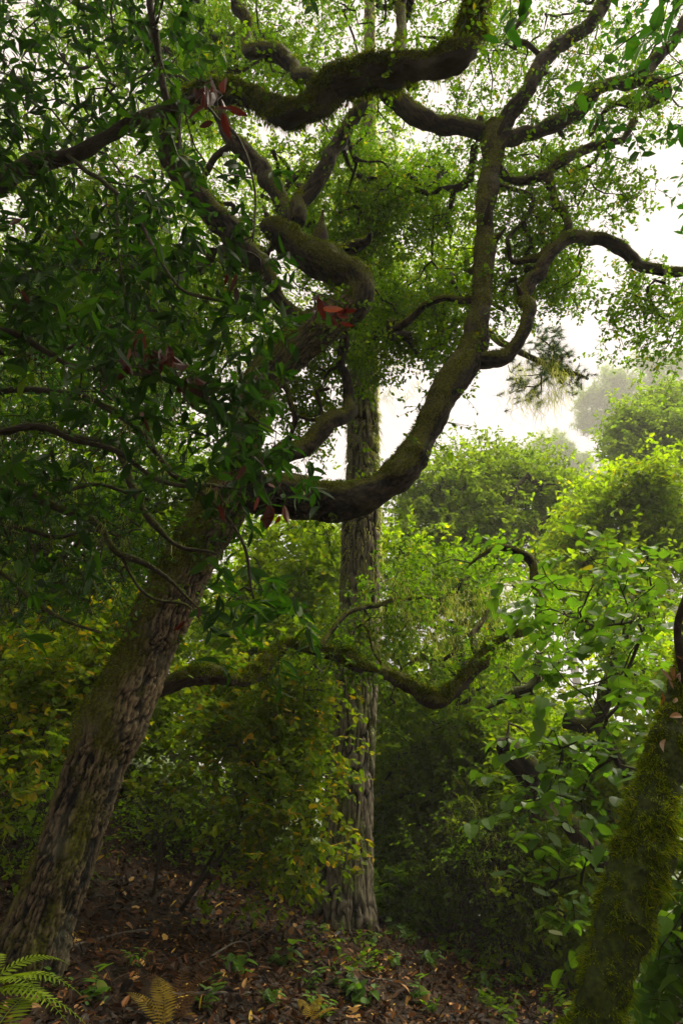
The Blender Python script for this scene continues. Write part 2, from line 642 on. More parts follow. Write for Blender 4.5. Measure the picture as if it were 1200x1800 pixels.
def leaf_mat(name, stops, trans=.45, rough=.45, tcol=(1.25, 1.35, .55), spec=.4, coords_var=True):
    m, t, o = mat_new(name)
    f = attr(t, 'rnd')
    col = ramp(t, f, stops)
    if coords_var:
        g = t.nodes.new('ShaderNodeNewGeometry')
        nz = t.nodes.new('ShaderNodeTexNoise')
        nz.inputs['Scale'].default_value = 1.1
        t.links.new(g.outputs['Position'], nz.inputs['Vector'])
        mr = t.nodes.new('ShaderNodeMapRange')
        mr.inputs[1].default_value = .35; mr.inputs[2].default_value = .65
        mr.inputs[3].default_value = .72; mr.inputs[4].default_value = 1.35
        t.links.new(nz.outputs[0], mr.inputs[0])
        mm = t.nodes.new('ShaderNodeVectorMath'); mm.operation = 'SCALE'
        t.links.new(col, mm.inputs[0]); t.links.new(mr.outputs[0], mm.inputs['Scale'])
        col = mm.outputs[0]
    p = t.nodes.new('ShaderNodeBsdfPrincipled')
    p.inputs['Roughness'].default_value = rough
    p.inputs['Specular IOR Level'].default_value = spec
    t.links.new(col, p.inputs['Base Color'])
    tr = t.nodes.new('ShaderNodeBsdfTranslucent')
    mu = t.nodes.new('ShaderNodeVectorMath'); mu.operation = 'MULTIPLY'
    mu.inputs[1].default_value = tcol
    t.links.new(col, mu.inputs[0]); t.links.new(mu.outputs[0], tr.inputs[0])
    mx = t.nodes.new('ShaderNodeMixShader'); mx.inputs[0].default_value = trans
    t.links.new(p.outputs[0], mx.inputs[1]); t.links.new(tr.outputs[0], mx.inputs[2])
    t.links.new(mx.outputs[0], o.inputs[0])
    return m


def bark_mat(name, dark, light, mossc=((.018, .024, .004), (.075, .085, .010)), sx=16, sz=5.5, bump=1.0, lich=.35):
    m, t, o = mat_new(name)
    v = attr(t, 'bk', 'Vector')
    mp = t.nodes.new('ShaderNodeMapping')
    mp.inputs['Scale'].default_value = (sx, sx, sz)
    t.links.new(v, mp.inputs[0])
    n1 = t.nodes.new('ShaderNodeTexNoise'); n1.inputs['Scale'].default_value = 2.6
    n1.inputs['Detail'].default_value = 9; n1.inputs['Roughness'].default_value = .65; n1.inputs['Distortion'].default_value = .6
    t.links.new(mp.outputs[0], n1.inputs['Vector'])
    n2 = t.nodes.new('ShaderNodeTexNoise'); n2.inputs['Scale'].default_value = 3.0; n2.inputs['Detail'].default_value = 3
    t.links.new(v, n2.inputs['Vector'])
    mid = tuple((a + b) * .36 for a, b in zip(dark, light))
    hm = t.nodes.new('ShaderNodeMath'); hm.operation = 'MULTIPLY_ADD'; hm.inputs[1].default_value = .75
    ns = t.nodes.new('ShaderNodeMath'); ns.operation = 'MULTIPLY'; ns.inputs[1].default_value = .42
    t.links.new(n1.outputs[0], ns.inputs[0])
    t.links.new(attr(t, 'rnd'), hm.inputs[0]); t.links.new(ns.outputs[0], hm.inputs[2])
    col = ramp(t, hm.outputs[0], [(.36, dark), (.56, mid), (.84, light)])
    pale = ramp(t, n2.outputs[0], [(.5, (0, 0, 0)), (.66, (1, 1, 1))])
    mixl = t.nodes.new('ShaderNodeMix'); mixl.data_type = 'RGBA'
    sc = t.nodes.new('ShaderNodeMath'); sc.operation = 'MULTIPLY'; sc.inputs[1].default_value = lich
    t.links.new(pale, sc.inputs[0]); t.links.new(sc.outputs[0], mixl.inputs[0])
    t.links.new(col, mixl.inputs[6]); mixl.inputs[7].default_value = (.17, .17, .11, 1)
    n3 = t.nodes.new('ShaderNodeTexNoise'); n3.inputs['Scale'].default_value = 60; n3.inputs['Detail'].default_value = 3
    t.links.new(v, n3.inputs['Vector'])
    mcol = ramp(t, n3.outputs[0], [(.3, mossc[0]), (.7, mossc[1])])
    ad = t.nodes.new('ShaderNodeMath'); ad.operation = 'MULTIPLY_ADD'
    ad.inputs[1].default_value = .5
    t.links.new(n3.outputs[0], ad.inputs[0]); t.links.new(attr(t, 'moss'), ad.inputs[2])
    mf = ramp(t, ad.outputs[0], [(.45, (0, 0, 0)), (.72, (1, 1, 1))])
    mixm = t.nodes.new('ShaderNodeMix'); mixm.data_type = 'RGBA'
    t.links.new(mf, mixm.inputs[0]); t.links.new(mixl.outputs[2], mixm.inputs[6]); t.links.new(mcol, mixm.inputs[7])
    p = t.nodes.new('ShaderNodeBsdfPrincipled')
    p.inputs['Roughness'].default_value = .85
    p.inputs['Specular IOR Level'].default_value = .2
    t.links.new(mixm.outputs[2], p.inputs['Base Color'])
    b = t.nodes.new('ShaderNodeBump'); b.inputs['Strength'].default_value = bump; b.inputs['Distance'].default_value = .03
    t.links.new(n1.outputs[0], b.inputs['Height']); t.links.new(b.outputs[0], p.inputs['Normal'])
    t.links.new(p.outputs[0], o.inputs[0])
    return m


def plain(name, stops, rough=.85, scale=3.0):
    m, t, o = mat_new(name)
    g = t.nodes.new('ShaderNodeNewGeometry')
    n = t.nodes.new('ShaderNodeTexNoise'); n.inputs['Scale'].default_value = scale; n.inputs['Detail'].default_value = 5
    t.links.new(g.outputs['Position'], n.inputs['Vector'])
    c = ramp(t, n.outputs[0], stops)
    p = t.nodes.new('ShaderNodeBsdfPrincipled'); p.inputs['Roughness'].default_value = rough
    p.inputs['Specular IOR Level'].default_value = .15
    t.links.new(c, p.inputs['Base Color'])
    b = t.nodes.new('ShaderNodeBump'); b.inputs['Distance'].default_value = .03
    t.links.new(n.outputs[0], b.inputs['Height']); t.links.new(b.outputs[0], p.inputs['Normal'])
    t.links.new(p.outputs[0], o.inputs[0])
    return m


G = lambda *a: a
M = {}
T2 = (2.1, 2.1, .5)
M['oakleaf'] = leaf_mat('oak_leaf', [(0, (.028, .066, .003)), (.5, (.055, .11, .005)), (.85, (.09, .15, .006)), (.97, (.17, .13, .010)), (1, (.20, .12, .012))], .5, .6, (2.2, 2.3, .3), .1)
M['darkleaf'] = leaf_mat('dark_leaf', [(0, (.014, .045, .006)), (.6, (.022, .070, .009)), (1, (.045, .10, .012))], .4, .42, (1.7, 2.0, .5), .25)
M['glossyleaf'] = leaf_mat('glossy_leaf', [(0, (.007, .022, .003)), (.5, (.014, .042, .004)), (.85, (.032, .072, .006)), (.97, (.06, .10, .008)), (1, (.12, .05, .01))], .4, .6, (1.7, 2.0, .4), .1)
M['deadleaf'] = leaf_mat('dead_red_leaf', [(0, (.022, .006, .004)), (.6, (.045, .010, .006)), (.85, (.08, .025, .014)), (1, (.16, .08, .045))], .3, .5, (1.6, .7, .5), .25)
M['limeleaf'] = leaf_mat('lime_leaf', [(0, (.08, .14, .005)), (.6, (.14, .22, .006)), (.9, (.20, .25, .007)), (1, (.34, .24, .008))], .5, .6, (1.9, 1.9, .3), .1)
M['hazelleaf'] = leaf_mat('hazel_leaf', [(0, (.04, .10, .012)), (.6, (.07, .15, .016)), (.93, (.075, .14, .014)), (1, (.26, .22, .012))], .5, .5, (1.8, 1.8, .5), .25)
M['yellowleaf'] = leaf_mat('yellowing_leaf', [(0, (.06, .12, .005)), (.5, (.10, .165, .007)), (.72, (.16, .20, .008)), (.86, (.30, .22, .010)), (1, (.38, .24, .010))], .5, .6, (1.7, 1.7, .3), .1)
M['shrubleaf'] = leaf_mat('shrub_leaf', [(0, (.04, .085, .004)), (.6, (.075, .14, .005)), (.95, (.12, .17, .006)), (1, (.28, .20, .010))], .5, .6, (2.2, 2.3, .3), .1)
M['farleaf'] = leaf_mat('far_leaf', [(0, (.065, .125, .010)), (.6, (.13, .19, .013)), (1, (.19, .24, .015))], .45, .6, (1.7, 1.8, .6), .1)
M['needle'] = leaf_mat('pine_needle', [(0, (.015, .045, .010)), (.7, (.03, .080, .013)), (1, (.06, .11, .018))], .3, .5, (1.5, 1.6, .7), .2)
M['moss'] = leaf_mat('moss_shoots', [(0, (.02, .034, .002)), (.5, (.078, .118, .003)), (.9, (.165, .215, .004)), (1, (.24, .22, .012))], .4, .8, (1.8, 1.7, .4), .05)
M['lichen'] = leaf_mat('hanging_lichen', [(0, (.16, .19, .03)), (.6, (.34, .37, .09)), (1, (.50, .50, .20))], .4, .8, (1.5, 1.5, .7), .05)
M['fern'] = leaf_mat('fern_green', [(0, (.12, .19, .008)), (1, (.21, .30, .012))], .5, .5, (1.6, 1.6, .3), .1)
M['fernyellow'] = leaf_mat('fern_yellow', [(0, (.22, .16, .015)), (1, (.36, .26, .03))], .5, .5, (1.4, 1.2, .3), .1)
M['fernbrown'] = leaf_mat('fern_brown', [(0, (.08, .04, .010)), (1, (.17, .085, .022))], .4, .5, (1.2, 1.0, .6), .2)
M['litter'] = leaf_mat('fallen_leaves', [(0, (.006, .003, .0015)), (.5, (.024, .010, .003)), (.76, (.065, .024, .007)), (.9, (.19, .075, .018)), (.95, (.42, .24, .10)), (1, (.45, .32, .012))], .15, .6, (1.1, 1, .8), .2)
M['oakbark'] = bark_mat('oak_bark', (.005, .004, .0025), (.22, .165, .09), ((.03, .035, .003), (.12, .125, .008)))
M['shadedbark'] = bark_mat('shaded_limb_bark', (.004, .003, .002), (.065, .045, .026), ((.03, .035, .003), (.11, .115, .006)))  # silhouette shade put into the colour: the oak's bark, darkened for its limbs
M['mossbark'] = bark_mat('mossy_bark', (.006, .0045, .003), (.08, .06, .035), ((.010, .016, .001), (.05, .07, .003)), lich=0.0)
M['pinebark'] = bark_mat('pine_bark', (.010, .009, .007), (.25, .21, .155), ((.06, .07, .02), (.22, .25, .08)), sx=12, sz=2.2)
M['branchbark'] = bark_mat('branch_bark', (.006, .005, .003), (.07, .052, .03), sx=20, sz=10)
M['twig'] = plain('twig_bark', [(.3, (.015, .011, .007)), (.7, (.045, .034, .018))])
M['stick'] = plain('dry_stick', [(.3, (.06, .05, .04)), (.7, (.16, .14, .11))], scale=20)
M['ground'] = plain('forest_soil', [(.3, (.005, .003, .0015)), (.5, (.014, .008, .003)), (.7, (.035, .018, .006))], scale=9)

# ------------------------------------------------------------------ ground: one sheet to the horizon
def make_ground():
    mb = MB()
    def axis(lo, hi, near0, near1, st):
        a = list(np.arange(near0, near1, st))
        x, s = near1, st
        while x < hi:
            a.append(x); s *= 1.18; x += s
        a.append(hi)
        b = []
        x, s = near0, st
        while x > lo:
            s *= 1.18; x -= s; b.append(max(x, lo))
        return np.array(b[::-1] + a)
    xs = axis(-900, 900, -6, 6, .06)
    ys = axis(-300, 1500, 2, 14, .06)
    X, Y = np.meshgrid(xs, ys)
    Z = ground_h(X, Y)
    far = np.clip((np.hypot(X, Y) - 60) / 100, 0, 1)
    Z = Z * (1 - far) + far * (-6)
    nx, ny = len(xs), len(ys)
    idx = np.arange(nx * ny).reshape(ny, nx)
    q = np.stack([idx[:-1, :-1], idx[:-1, 1:], idx[1:, 1:], idx[1:, :-1]], -1).reshape(-1, 4)
    mb.add(np.stack([X, Y, Z], -1).reshape(-1, 3), q)
    o = mb.build('ground', M['ground'], None, True)
    o['kind'] = 'structure'


make_ground()

# ------------------------------------------------------------------ the leaning oak
def leaning_oak():
    base = P(70, 1720, 5.0)
    root = thing('leaning_oak', 'big leaning oak with furrowed bark, mossy serpentine limbs and a small leaved crown', 'tree', base)
    samp = []      # mossy surfaces
    skel = []
    # trunk with its upper continuation
    mb = MB()
    big = disp_oak()
    tr = [(-10, 1860, 4.95, 170), (40, 1720, 5.0, 138), (80, 1600, 5.03, 118), (118, 1500, 5.06, 112), (150, 1400, 5.1, 108), (186, 1300, 5.15, 112), (225, 1215, 5.2, 108), (258, 1140, 5.25, 104),
          (312, 1025, 5.3, 98), (352, 950, 5.35, 92), (395, 885, 5.4, 88), (425, 830, 5.4, 72), (430, 760, 5.4, 56), (448, 690, 5.4, 60),
          (490, 635, 5.4, 72), (545, 590, 5.4, 72), (598, 553, 5.4, 64), (622, 532, 5.4, 44)]
    pp, rr = limb(mb, tr, big, .34, .011, .009, seed=1, samp=samp, smax=190, smin=60, rn=.35)
    samp[-1]['m'][samp[-1]['v'][:, 2] > P(300, 1010, 5.3)[2]] += .22
    skel.append(pp[::8])
    mb.build('trunk', M['oakbark'], root, True)
    L = {}
    def lb(tr, moss=.5, seed=0, disp=None, jit=.11, name='limb', step=.03, wsc=.86):
        m = MB()
        pp, rr = limb(m, tr, disp or disp_oak(.010, 28, 12, .09), moss, step, .016, seed=seed, samp=samp, jitter=jit, smin=14, smax=90, wsc=wsc, stubs=max(1, len(tr) // 3))
        m.build(name, M['shadedbark'], root, True)
        skel.append(pp[::4])
    # low limb sweeping right, then up
    lb([(410, 850, 5.4, 70), (450, 868, 5.35, 88), (510, 876, 5.3, 76), (570, 882, 5.3, 72), (630, 878, 5.3, 72), (685, 850, 5.3, 66), (722, 810, 5.35, 62),
        (748, 760, 5.4, 52), (768, 710, 5.4, 52), (800, 660, 5.45, 54), (830, 610, 5.5, 46), (842, 550, 5.55, 40), (848, 490, 5.6, 46), (850, 430, 5.65, 42),
        (853, 370, 5.7, 36), (858, 310, 5.75, 40), (866, 260, 5.8, 46), (872, 225, 5.85, 40)], .42, 3, jit=.05, step=.018, wsc=.9)
    lb([(812, 640, 5.45, 30), (850, 634, 5.45, 34), (890, 615, 5.45, 30), (915, 575, 5.5, 28), (930, 520, 5.6, 27), (958, 468, 5.7, 27), (990, 428, 5.8, 24),
        (1045, 417, 5.9, 22), (1085, 430, 5.9, 24), (1118, 462, 5.9, 22), (1160, 474, 5.9, 20), (1230, 478, 5.9, 18)], .45, 4)
    lb([(850, 250, 5.85, 26), (880, 212, 5.85, 34), (925, 160, 5.8, 34), (962, 105, 5.8, 30), (1005, 62, 5.8, 28), (1045, 35, 5.8, 26), (1080, -30, 5.8, 24), (1120, -110, 5.8, 18)], .35, 5)
    lb([(862, 262, 5.85, 30), (900, 248, 5.9, 30), (950, 232, 5.95, 26), (1010, 192, 6.0, 32), (1060, 160, 6.0, 28), (1110, 140, 6.0, 28), (1160, 100, 6, 22), (1210, 40, 6, 20), (1260, -40, 6, 14)], .4, 6)
    lb([(872, 290, 5.8, 20), (897, 312, 5.85, 17), (950, 308, 5.9, 17), (985, 288, 5.95, 20), (1035, 265, 6, 20), (1090, 248, 6, 15), (1120, 215, 6, 12)], .4, 7)
    lb([(1090, 150, 6.0, 20), (1145, 150, 6.05, 22), (1168, 172, 6.1, 24), (1135, 192, 6.1, 18), (1085, 184, 6.1, 11), (1060, 205, 6.1, 10), (1040, 232, 6.1, 8)], .4, 8)
    lb([(955, 306, 5.9, 15), (965, 330, 5.9, 20), (990, 362, 5.85, 20), (1002, 390, 5.8, 18), (990, 428, 5.8, 16)], .4, 9)
    lb([(880, 322, 5.75, 10), (915, 338, 5.8, 11), (932, 360, 5.8, 11), (915, 392, 5.8, 10), (896, 425, 5.8, 10), (902, 460, 5.8, 12), (940, 452, 5.8, 14), (970, 437, 5.8, 16), (990, 430, 5.8, 14)], .4, 10)
    lb([(865, 235, 5.85, 36), (830, 222, 5.8, 36), (780, 218, 5.7, 40), (735, 208, 5.6, 44), (700, 180, 5.5, 40), (665, 150, 5.4, 34)], .5, 11)
    lb([(840, 525, 5.6, 16), (790, 528, 5.7, 13), (745, 552, 5.8, 17), (712, 578, 5.9, 16), (692, 578, 5.95, 12), (690, 560, 6, 7)], .4, 12)
    # upper fork
    lb([(590, 560, 5.4, 50), (622, 540, 5.38, 58), (634, 508, 5.36, 62), (622, 486, 5.36, 62), (590, 474, 5.4, 64), (555, 456, 5.45, 66), (515, 428, 5.5, 60), (482, 405, 5.5, 44), (460, 398, 5.5, 20)], .9, 13, jit=.04, wsc=.95)
    lb([(510, 425, 5.5, 34), (512, 385, 5.55, 34), (492, 345, 5.6, 34), (462, 300, 5.6, 36), (430, 262, 5.6, 32), (395, 228, 5.6, 28), (370, 180, 5.6, 24)], .5, 14)
    lb([(512, 392, 5.55, 28), (535, 350, 5.6, 34), (570, 302, 5.6, 30), (598, 240, 5.55, 28), (628, 200, 5.5, 28), (662, 152, 5.4, 26)], .35, 15)
    lb([(540, 445, 5.5, 18), (575, 440, 5.4, 24), (610, 434, 5.35, 26), (636, 425, 5.3, 14), (645, 408, 5.25, 7)], .6, 16)
    lb([(540, 590, 5.4, 40), (508, 540, 5.3, 28), (470, 480, 5.2, 42), (420, 425, 5.1, 50), (375, 375, 5.0, 50), (335, 325, 4.9, 50), (305, 275, 4.8, 48), (297, 220, 4.6, 42), (305, 175, 4.4, 40)], .5, 17)
    lb([(560, 580, 5.4, 30), (600, 585, 5.5, 20), (596, 630, 5.6, 18), (600, 690, 5.65, 22), (605, 722, 5.6, 34), (580, 755, 5.5, 38), (545, 785, 5.45, 34), (500, 800, 5.4, 34), (440, 820, 5.4, 30)], .3, 18)
    lb([(500, 800, 5.45, 10), (508, 765, 5.5, 11), (515, 730, 5.5, 12), (500, 690, 5.5, 11), (492, 665, 5.5, 10), (520, 650, 5.6, 6)], .3, 28)
    lb([(520, 735, 5.5, 7), (560, 740, 5.6, 8), (555, 700, 5.7, 7), (580, 690, 5.7, 6)], .3, 29)
    # shaggy overhead limb
    shag = []
    m = MB()
    pp, rr = limb(m, [(300, 200, 4.4, 40), (330, 165, 4.3, 44), (385, 158, 4.2, 44), (430, 172, 4.1, 50), (480, 190, 4.0, 56), (515, 205, 3.95, 62), (548, 175, 3.9, 64), (580, 140, 3.85, 62),
                      (640, 130, 3.8, 66), (700, 118, 3.75, 66), (760, 104, 3.7, 62), (812, 88, 3.65, 66), (832, 50, 3.6, 62), (845, 0, 3.55, 56), (850, -80, 3.5, 54), (830, -200, 3.4, 50)],
                  disp_mossy, 1.1, .02, .014, seed=20, samp=shag, smin=50, wsc=.70, jitter=.12)
    m.build('limb', M['shadedbark'], root, True)
    skel.append(pp[::4])
    lb([(560, 155, 3.9, 30), (520, 120, 4.0, 24), (490, 92, 4.1, 34), (440, 84, 4.2, 30), (425, 45, 4.3, 20), (405, 0, 4.3, 20), (395, -60, 4.3, 18)], .6, 21)
    lb([(720, 150, 4.5, 22), (705, 90, 4.6, 24), (710, 40, 4.7, 22), (715, -40, 4.8, 18)], .5, 22)
    # low mossy limb that dips to the right
    low = []
    m = MB()
    pp, rr = limb(m, [(215, 1235, 5.25, 70), (275, 1206, 5.4, 56), (330, 1188, 5.5, 44), (385, 1190, 5.6, 42), (432, 1205, 5.8, 38), (470, 1160, 6.1, 32), (505, 1130, 6.3, 30), (545, 1136, 6.3, 34), (590, 1143, 6.3, 34),
                      (625, 1165, 6.2, 32), (660, 1185, 6.2, 30), (705, 1205, 6.2, 32), (745, 1222, 6.2, 36), (780, 1222, 6.2, 40), (815, 1192, 6.2, 34), (848, 1168, 6.2, 34), (862, 1140, 6.2, 24),
                      (895, 1118, 6.2, 20), (930, 1104, 6.2, 16)], disp_mossy, .72, .02, .012, seed=23, samp=low, smin=24, wsc=.66, jitter=.10)
    m.build('limb', M['shadedbark'], root, True)
    skel.append(pp[::4])
    lb([(932, 1106, 6.2, 15), (945, 1070, 6.2, 14), (944, 1020, 6.2, 15), (938, 985, 6.2, 17), (910, 970, 6.2, 14), (880, 968, 6.2, 10), (850, 980, 6.25, 6), (825, 1000, 6.3, 3)], .75, 24)
    lb([(850, 1160, 6.2, 18), (838, 1130, 6.3, 15), (842, 1100, 6.4, 11), (860, 1070, 6.5, 8)], .75, 25)
    lb([(575, 1140, 6.3, 12), (600, 1090, 6.5, 12), (640, 1068, 6.7, 10), (690, 1050, 6.9, 8), (750, 1045, 7.0, 6)], .6, 26)
    lb([(672, 1190, 6.2, 8), (668, 1150, 6.3, 7), (650, 1105, 6.3, 6), (640, 1080, 6.4, 4)], .4, 27)
    sk = np.vstack(skel)
    # crown
    reg = [(480, 60, 200, 130, 5, 8, 150), (700, 260, 160, 110, 6, 8.5, 70), (730, 420, 130, 140, 6.5, 8.5, 190), (620, 480, 90, 120, 6.5, 8.5, 90), (760, 560, 100, 60, 6.5, 8, 60), (720, 570, 80, 70, 6.5, 7.5, 40), (560, 330, 120, 110, 6, 8, 90),
           (960, 110, 210, 140, 5.5, 7.5, 95), (1100, 190, 110, 70, 5.5, 7, 30), (1040, 330, 90, 60, 5.5, 7, 22), (930, 470, 90, 90, 5.7, 7.5, 90), (1140, 560, 80, 70, 5.6, 6.6, 38), (940, 350, 90, 90, 5.7, 8, 80),
           (800, 30, 160, 90, 5, 8, 60), (540, 690, 60, 90, 5.8, 7, 45), (620, 640, 60, 60, 5.8, 7, 24), (780, 620, 40, 30, 5.8, 6.5, 12),
           (180, 300, 240, 320, 5.5, 8, 280), (160, 620, 190, 190, 5.8, 8, 170), (350, 520, 140, 170, 5.6, 8, 170), (380, 120, 130, 120, 5.5, 8, 110),
           (750, 1050, 130, 100, 6.3, 8.0, 40), (620, 1120, 60, 50, 6.4, 7.4, 14),
           (500, -250, 700, 230, 4, 8, 220)]
    tg = region(reg)
    br, nodes = grow(sk, tg, .16, .17)
    branches(root, 'branchbark', br, .0035, .52, .05, .25)
    lf, tw = MB(), MB()
    b = np.repeat(tg, 8, 0) + rng.normal(size=(len(tg) * 8, 3)) * .12
    d = rng.normal(size=b.shape) + np.array([0, 0, .1])
    sprays(lf, tw, b, d, .24, 9, .047, .58, droop=.2, flat=.45, r0=.0022)
    for sm_, n_, l_ in ((samp, 420, .22), (shag, 60, .25), (low, 90, .2)):
        vv = np.vstack([q_['v'] for q_ in sm_]); nn = np.vstack([q_['n'] for q_ in sm_])
        vv, nn = vv[vv[:, 2] > 2.5], nn[vv[:, 2] > 2.5]
        i = rng.choice(len(vv), n_)
        c = np.repeat(vv[i], 2, 0); dn = np.repeat(nn[i], 2, 0) + rng.normal(size=(n_ * 2, 3)) * .6
        sprays(lf, tw, c, dn, l_, 6, .045, .58, droop=.3, r0=.003)
    lf.build('foliage', M['oakleaf'], root)
    tw.build('twigs', M['twig'], root)
    # moss
    m = MB()
    blades(m, samp, 140000, .028, .005, mthr=.44, grav=-.1, gaps=.15)
    blades(m, shag, 80000, .06, .0055, mthr=.15, grav=-.8, spread=.6)
    blades(m, low, 34000, .038, .006, mthr=.2, grav=-.3, spread=.6)
    m.build('moss', M['moss'], root)
    m = MB()
    nb = np.vstack([l[0][len(l[0]) // 2:] for l in br])
    i = rng.choice(len(nb), 420)
    clump_strands(m, nb[i], 7, .16, .03, .005)
    q = P(rng.uniform(650, 900, 90), rng.uniform(1010, 1150, 90), rng.uniform(6.3, 7.6, 90))
    clump_strands(m, q, 16, .26, .035, .004)
    m.build('hanging_lichen', M['lichen'], root)


leaning_oak()

# ------------------------------------------------------------------ the straight pine
def central_pine():
    base = P(620, 1690, 8.6)
    root = thing('pine_tree', 'tall straight pine with grey fissured bark and pale lichen in the middle', 'tree', base)
    m, samp = MB(), []
    tr = [(622, 1770, 8.6, 170), (612, 1690, 8.6, 128), (606, 1620, 8.6, 106), (606, 1540, 8.6, 92), (613, 1400, 8.62, 80), (622, 1250, 8.65, 73), (631, 1100, 8.7, 69), (634, 950, 8.7, 64),
          (637, 800, 8.75, 52), (638, 650, 8.8, 46), (641, 520, 8.85, 40), (643, 400, 8.9, 34), (646, 250, 9, 26), (649, 60, 9.1, 18), (650, -200, 9.2, 14), (650, -600, 9.2, 8)]
    pp, rr = limb(m, tr, disp_pine(), .30, .02, .011, seed=2, samp=samp, smin=90, smax=240, rn=0, wsc=1.10)
    m.build('trunk', M['pinebark'], root, True)
    tg = region([(640, -450, 300, 250, 7.5, 11, 60), (930, 630, 60, 30, 7.9, 8.5, 16), (1000, 655, 50, 25, 7.9, 8.3, 12), (930, 680, 40, 25, 7.9, 8.3, 8), (960, 600, 40, 22, 7.9, 8.3, 6)])
    m = MB()
    a1, _ = limb(m, [(642, 470, 8.85, 16), (720, 520, 8.6, 13), (800, 560, 8.4, 11), (880, 600, 8.3, 10), (960, 640, 8.2, 8), (1030, 660, 8.1, 5)], None, .3, .05, .02, seed=4, jitter=.12)
    br, nodes = grow(np.vstack([pp[::6], a1]), tg, .2, .1)
    m.build('bough', M['branchbark'], root, True)
    branches(root, 'branchbark', br, .006, .45, .05, .3)
    m = MB()
    b = np.repeat(tg, 5, 0) + rng.normal(size=(len(tg) * 5, 3)) * .09
    needle_tufts(m, b, rng.normal(size=b.shape) * .6 + np.array([0.7, -.2, .5]), .10, 70, .0045, spread=.55)
    m.build('needles', M['needle'], root)
    m = MB()
    s = samp[0]
    k = rng.choice(len(s['v']), 9000)
    v = s['v'][k]
    v = v[(v[:, 2] > P(600, 1120, 8.7)[2]) & (v[:, 2] < P(600, 560, 8.8)[2])]
    strands(m, v + rng.normal(size=v.shape) * .012, np.full(len(v), .20), .010)
    up = dict(v=s['v'], n=s['n'], a=s['a'], m=np.clip((s['v'][:, 2] - 4.0) / 1.6, 0, 1) * (fbm(s['v'] * np.array([5, 5, 1.6]), 5) > .40) + .0)
    blades(m, [up], 30000, .07, .011, mthr=.02, grav=-1.1, spread=.5)
    clump_strands(m, np.vstack([region([(940, 670, 60, 40, 7.6, 8.6, 110), (700, 640, 40, 60, 7.8, 8.6, 40)]), nodes[rng.choice(len(nodes), 200)]]), 10, .34, .05, .006)
    v2 = P(rng.normal(630, 55, 170), rng.uniform(860, 1120, 170), rng.uniform(8.1, 8.6, 170))
    m.build('hanging_lichen', M['lichen'], root)


central_pine()

# ------------------------------------------------------------------ near mossy trunk on the right
def mossy_trunk():
    base = P(1040, 1830, 3.0)
    root = thing('mossy_tree', 'thick leaning trunk wrapped in deep shaggy green moss at the right edge', 'tree', base)
    m, samp = MB(), []
    tr = [(960, 2150, 2.95, 180), (1005, 1950, 2.95, 140), (1045, 1800, 3.0, 118), (1070, 1700, 3.02, 112), (1103, 1600, 3.05, 106), (1136, 1500, 3.08, 104), (1162, 1400, 3.1, 96), (1186, 1310, 3.15, 84),
          (1200, 1240, 3.2, 62), (1225, 1150, 3.2, 52), (1262, 1000, 3.2, 48), (1300, 800, 3.2, 46), (1350, 500, 3.3, 44), (1380, 100, 3.4, 40), (1350, -300, 3.5, 30)]
    pp, rr = limb(m, tr, disp_mossy, 1.6, .014, .009, seed=41, samp=samp, smin=60, jitter=.04, wsc=.70)
    m.build('trunk', M['mossbark'], root, True)
    m = MB()
    blades(m, samp, 190000, .038, .003, mthr=.1, grav=-.4, spread=.65, gaps=.2)
    blades(m, samp, 60000, .028, .003, mthr=.1, grav=.4, spread=.8, gaps=.2)
    m.build('moss', M['moss'], root)
    m = MB()
    a, _ = limb(m, [(1215, 1230, 3.2, 30), (1195, 1160, 3.1, 18), (1188, 1100, 3.05, 14), (1200, 1050, 3.0, 11), (1215, 980, 3.0, 9)], None, .4, .03, .01, seed=3, jitter=.02)
    tg = region([(1350, 100, 250, 300, 2.6, 4.5, 60), (1300, -300, 500, 200, 1, 5, 90)])
    br, nodes = grow(np.vstack([pp[::5], a]), tg, .2, .15)
    m.build('bough', M['branchbark'], root, True)
    branches(root, 'branchbark', br, .004, .5, .05, .3)
    m = MB()
    k = rng.choice(len(samp[0]['v']), 90)
    vv = samp[0]['v'][k]
    n = len(vv)
    d0 = P(rng.uniform(1160, 1200, 14), rng.uniform(1150, 1300, 14), np.full(14, 2.98))
    add_leaves(m, np.vstack([d0]), rdir(14) + np.array([-.3, 0, -.5]), rdir(14), rng.uniform(.03, .085, 14), rng.uniform(.25, .5, 14), 'lance')
    m.build('dead_leaves', M['fernbrown'], root)
    m, tw = MB(), MB()
    b = np.repeat(tg, 6, 0) + rng.normal(size=(len(tg) * 6, 3)) * .2
    sprays(m, tw, b, rng.normal(size=b.shape), .3, 8, .07, .5, droop=.2)
    m.build('foliage', M['darkleaf'], root)
    tw.build('twigs', M['twig'], root)


mossy_trunk()

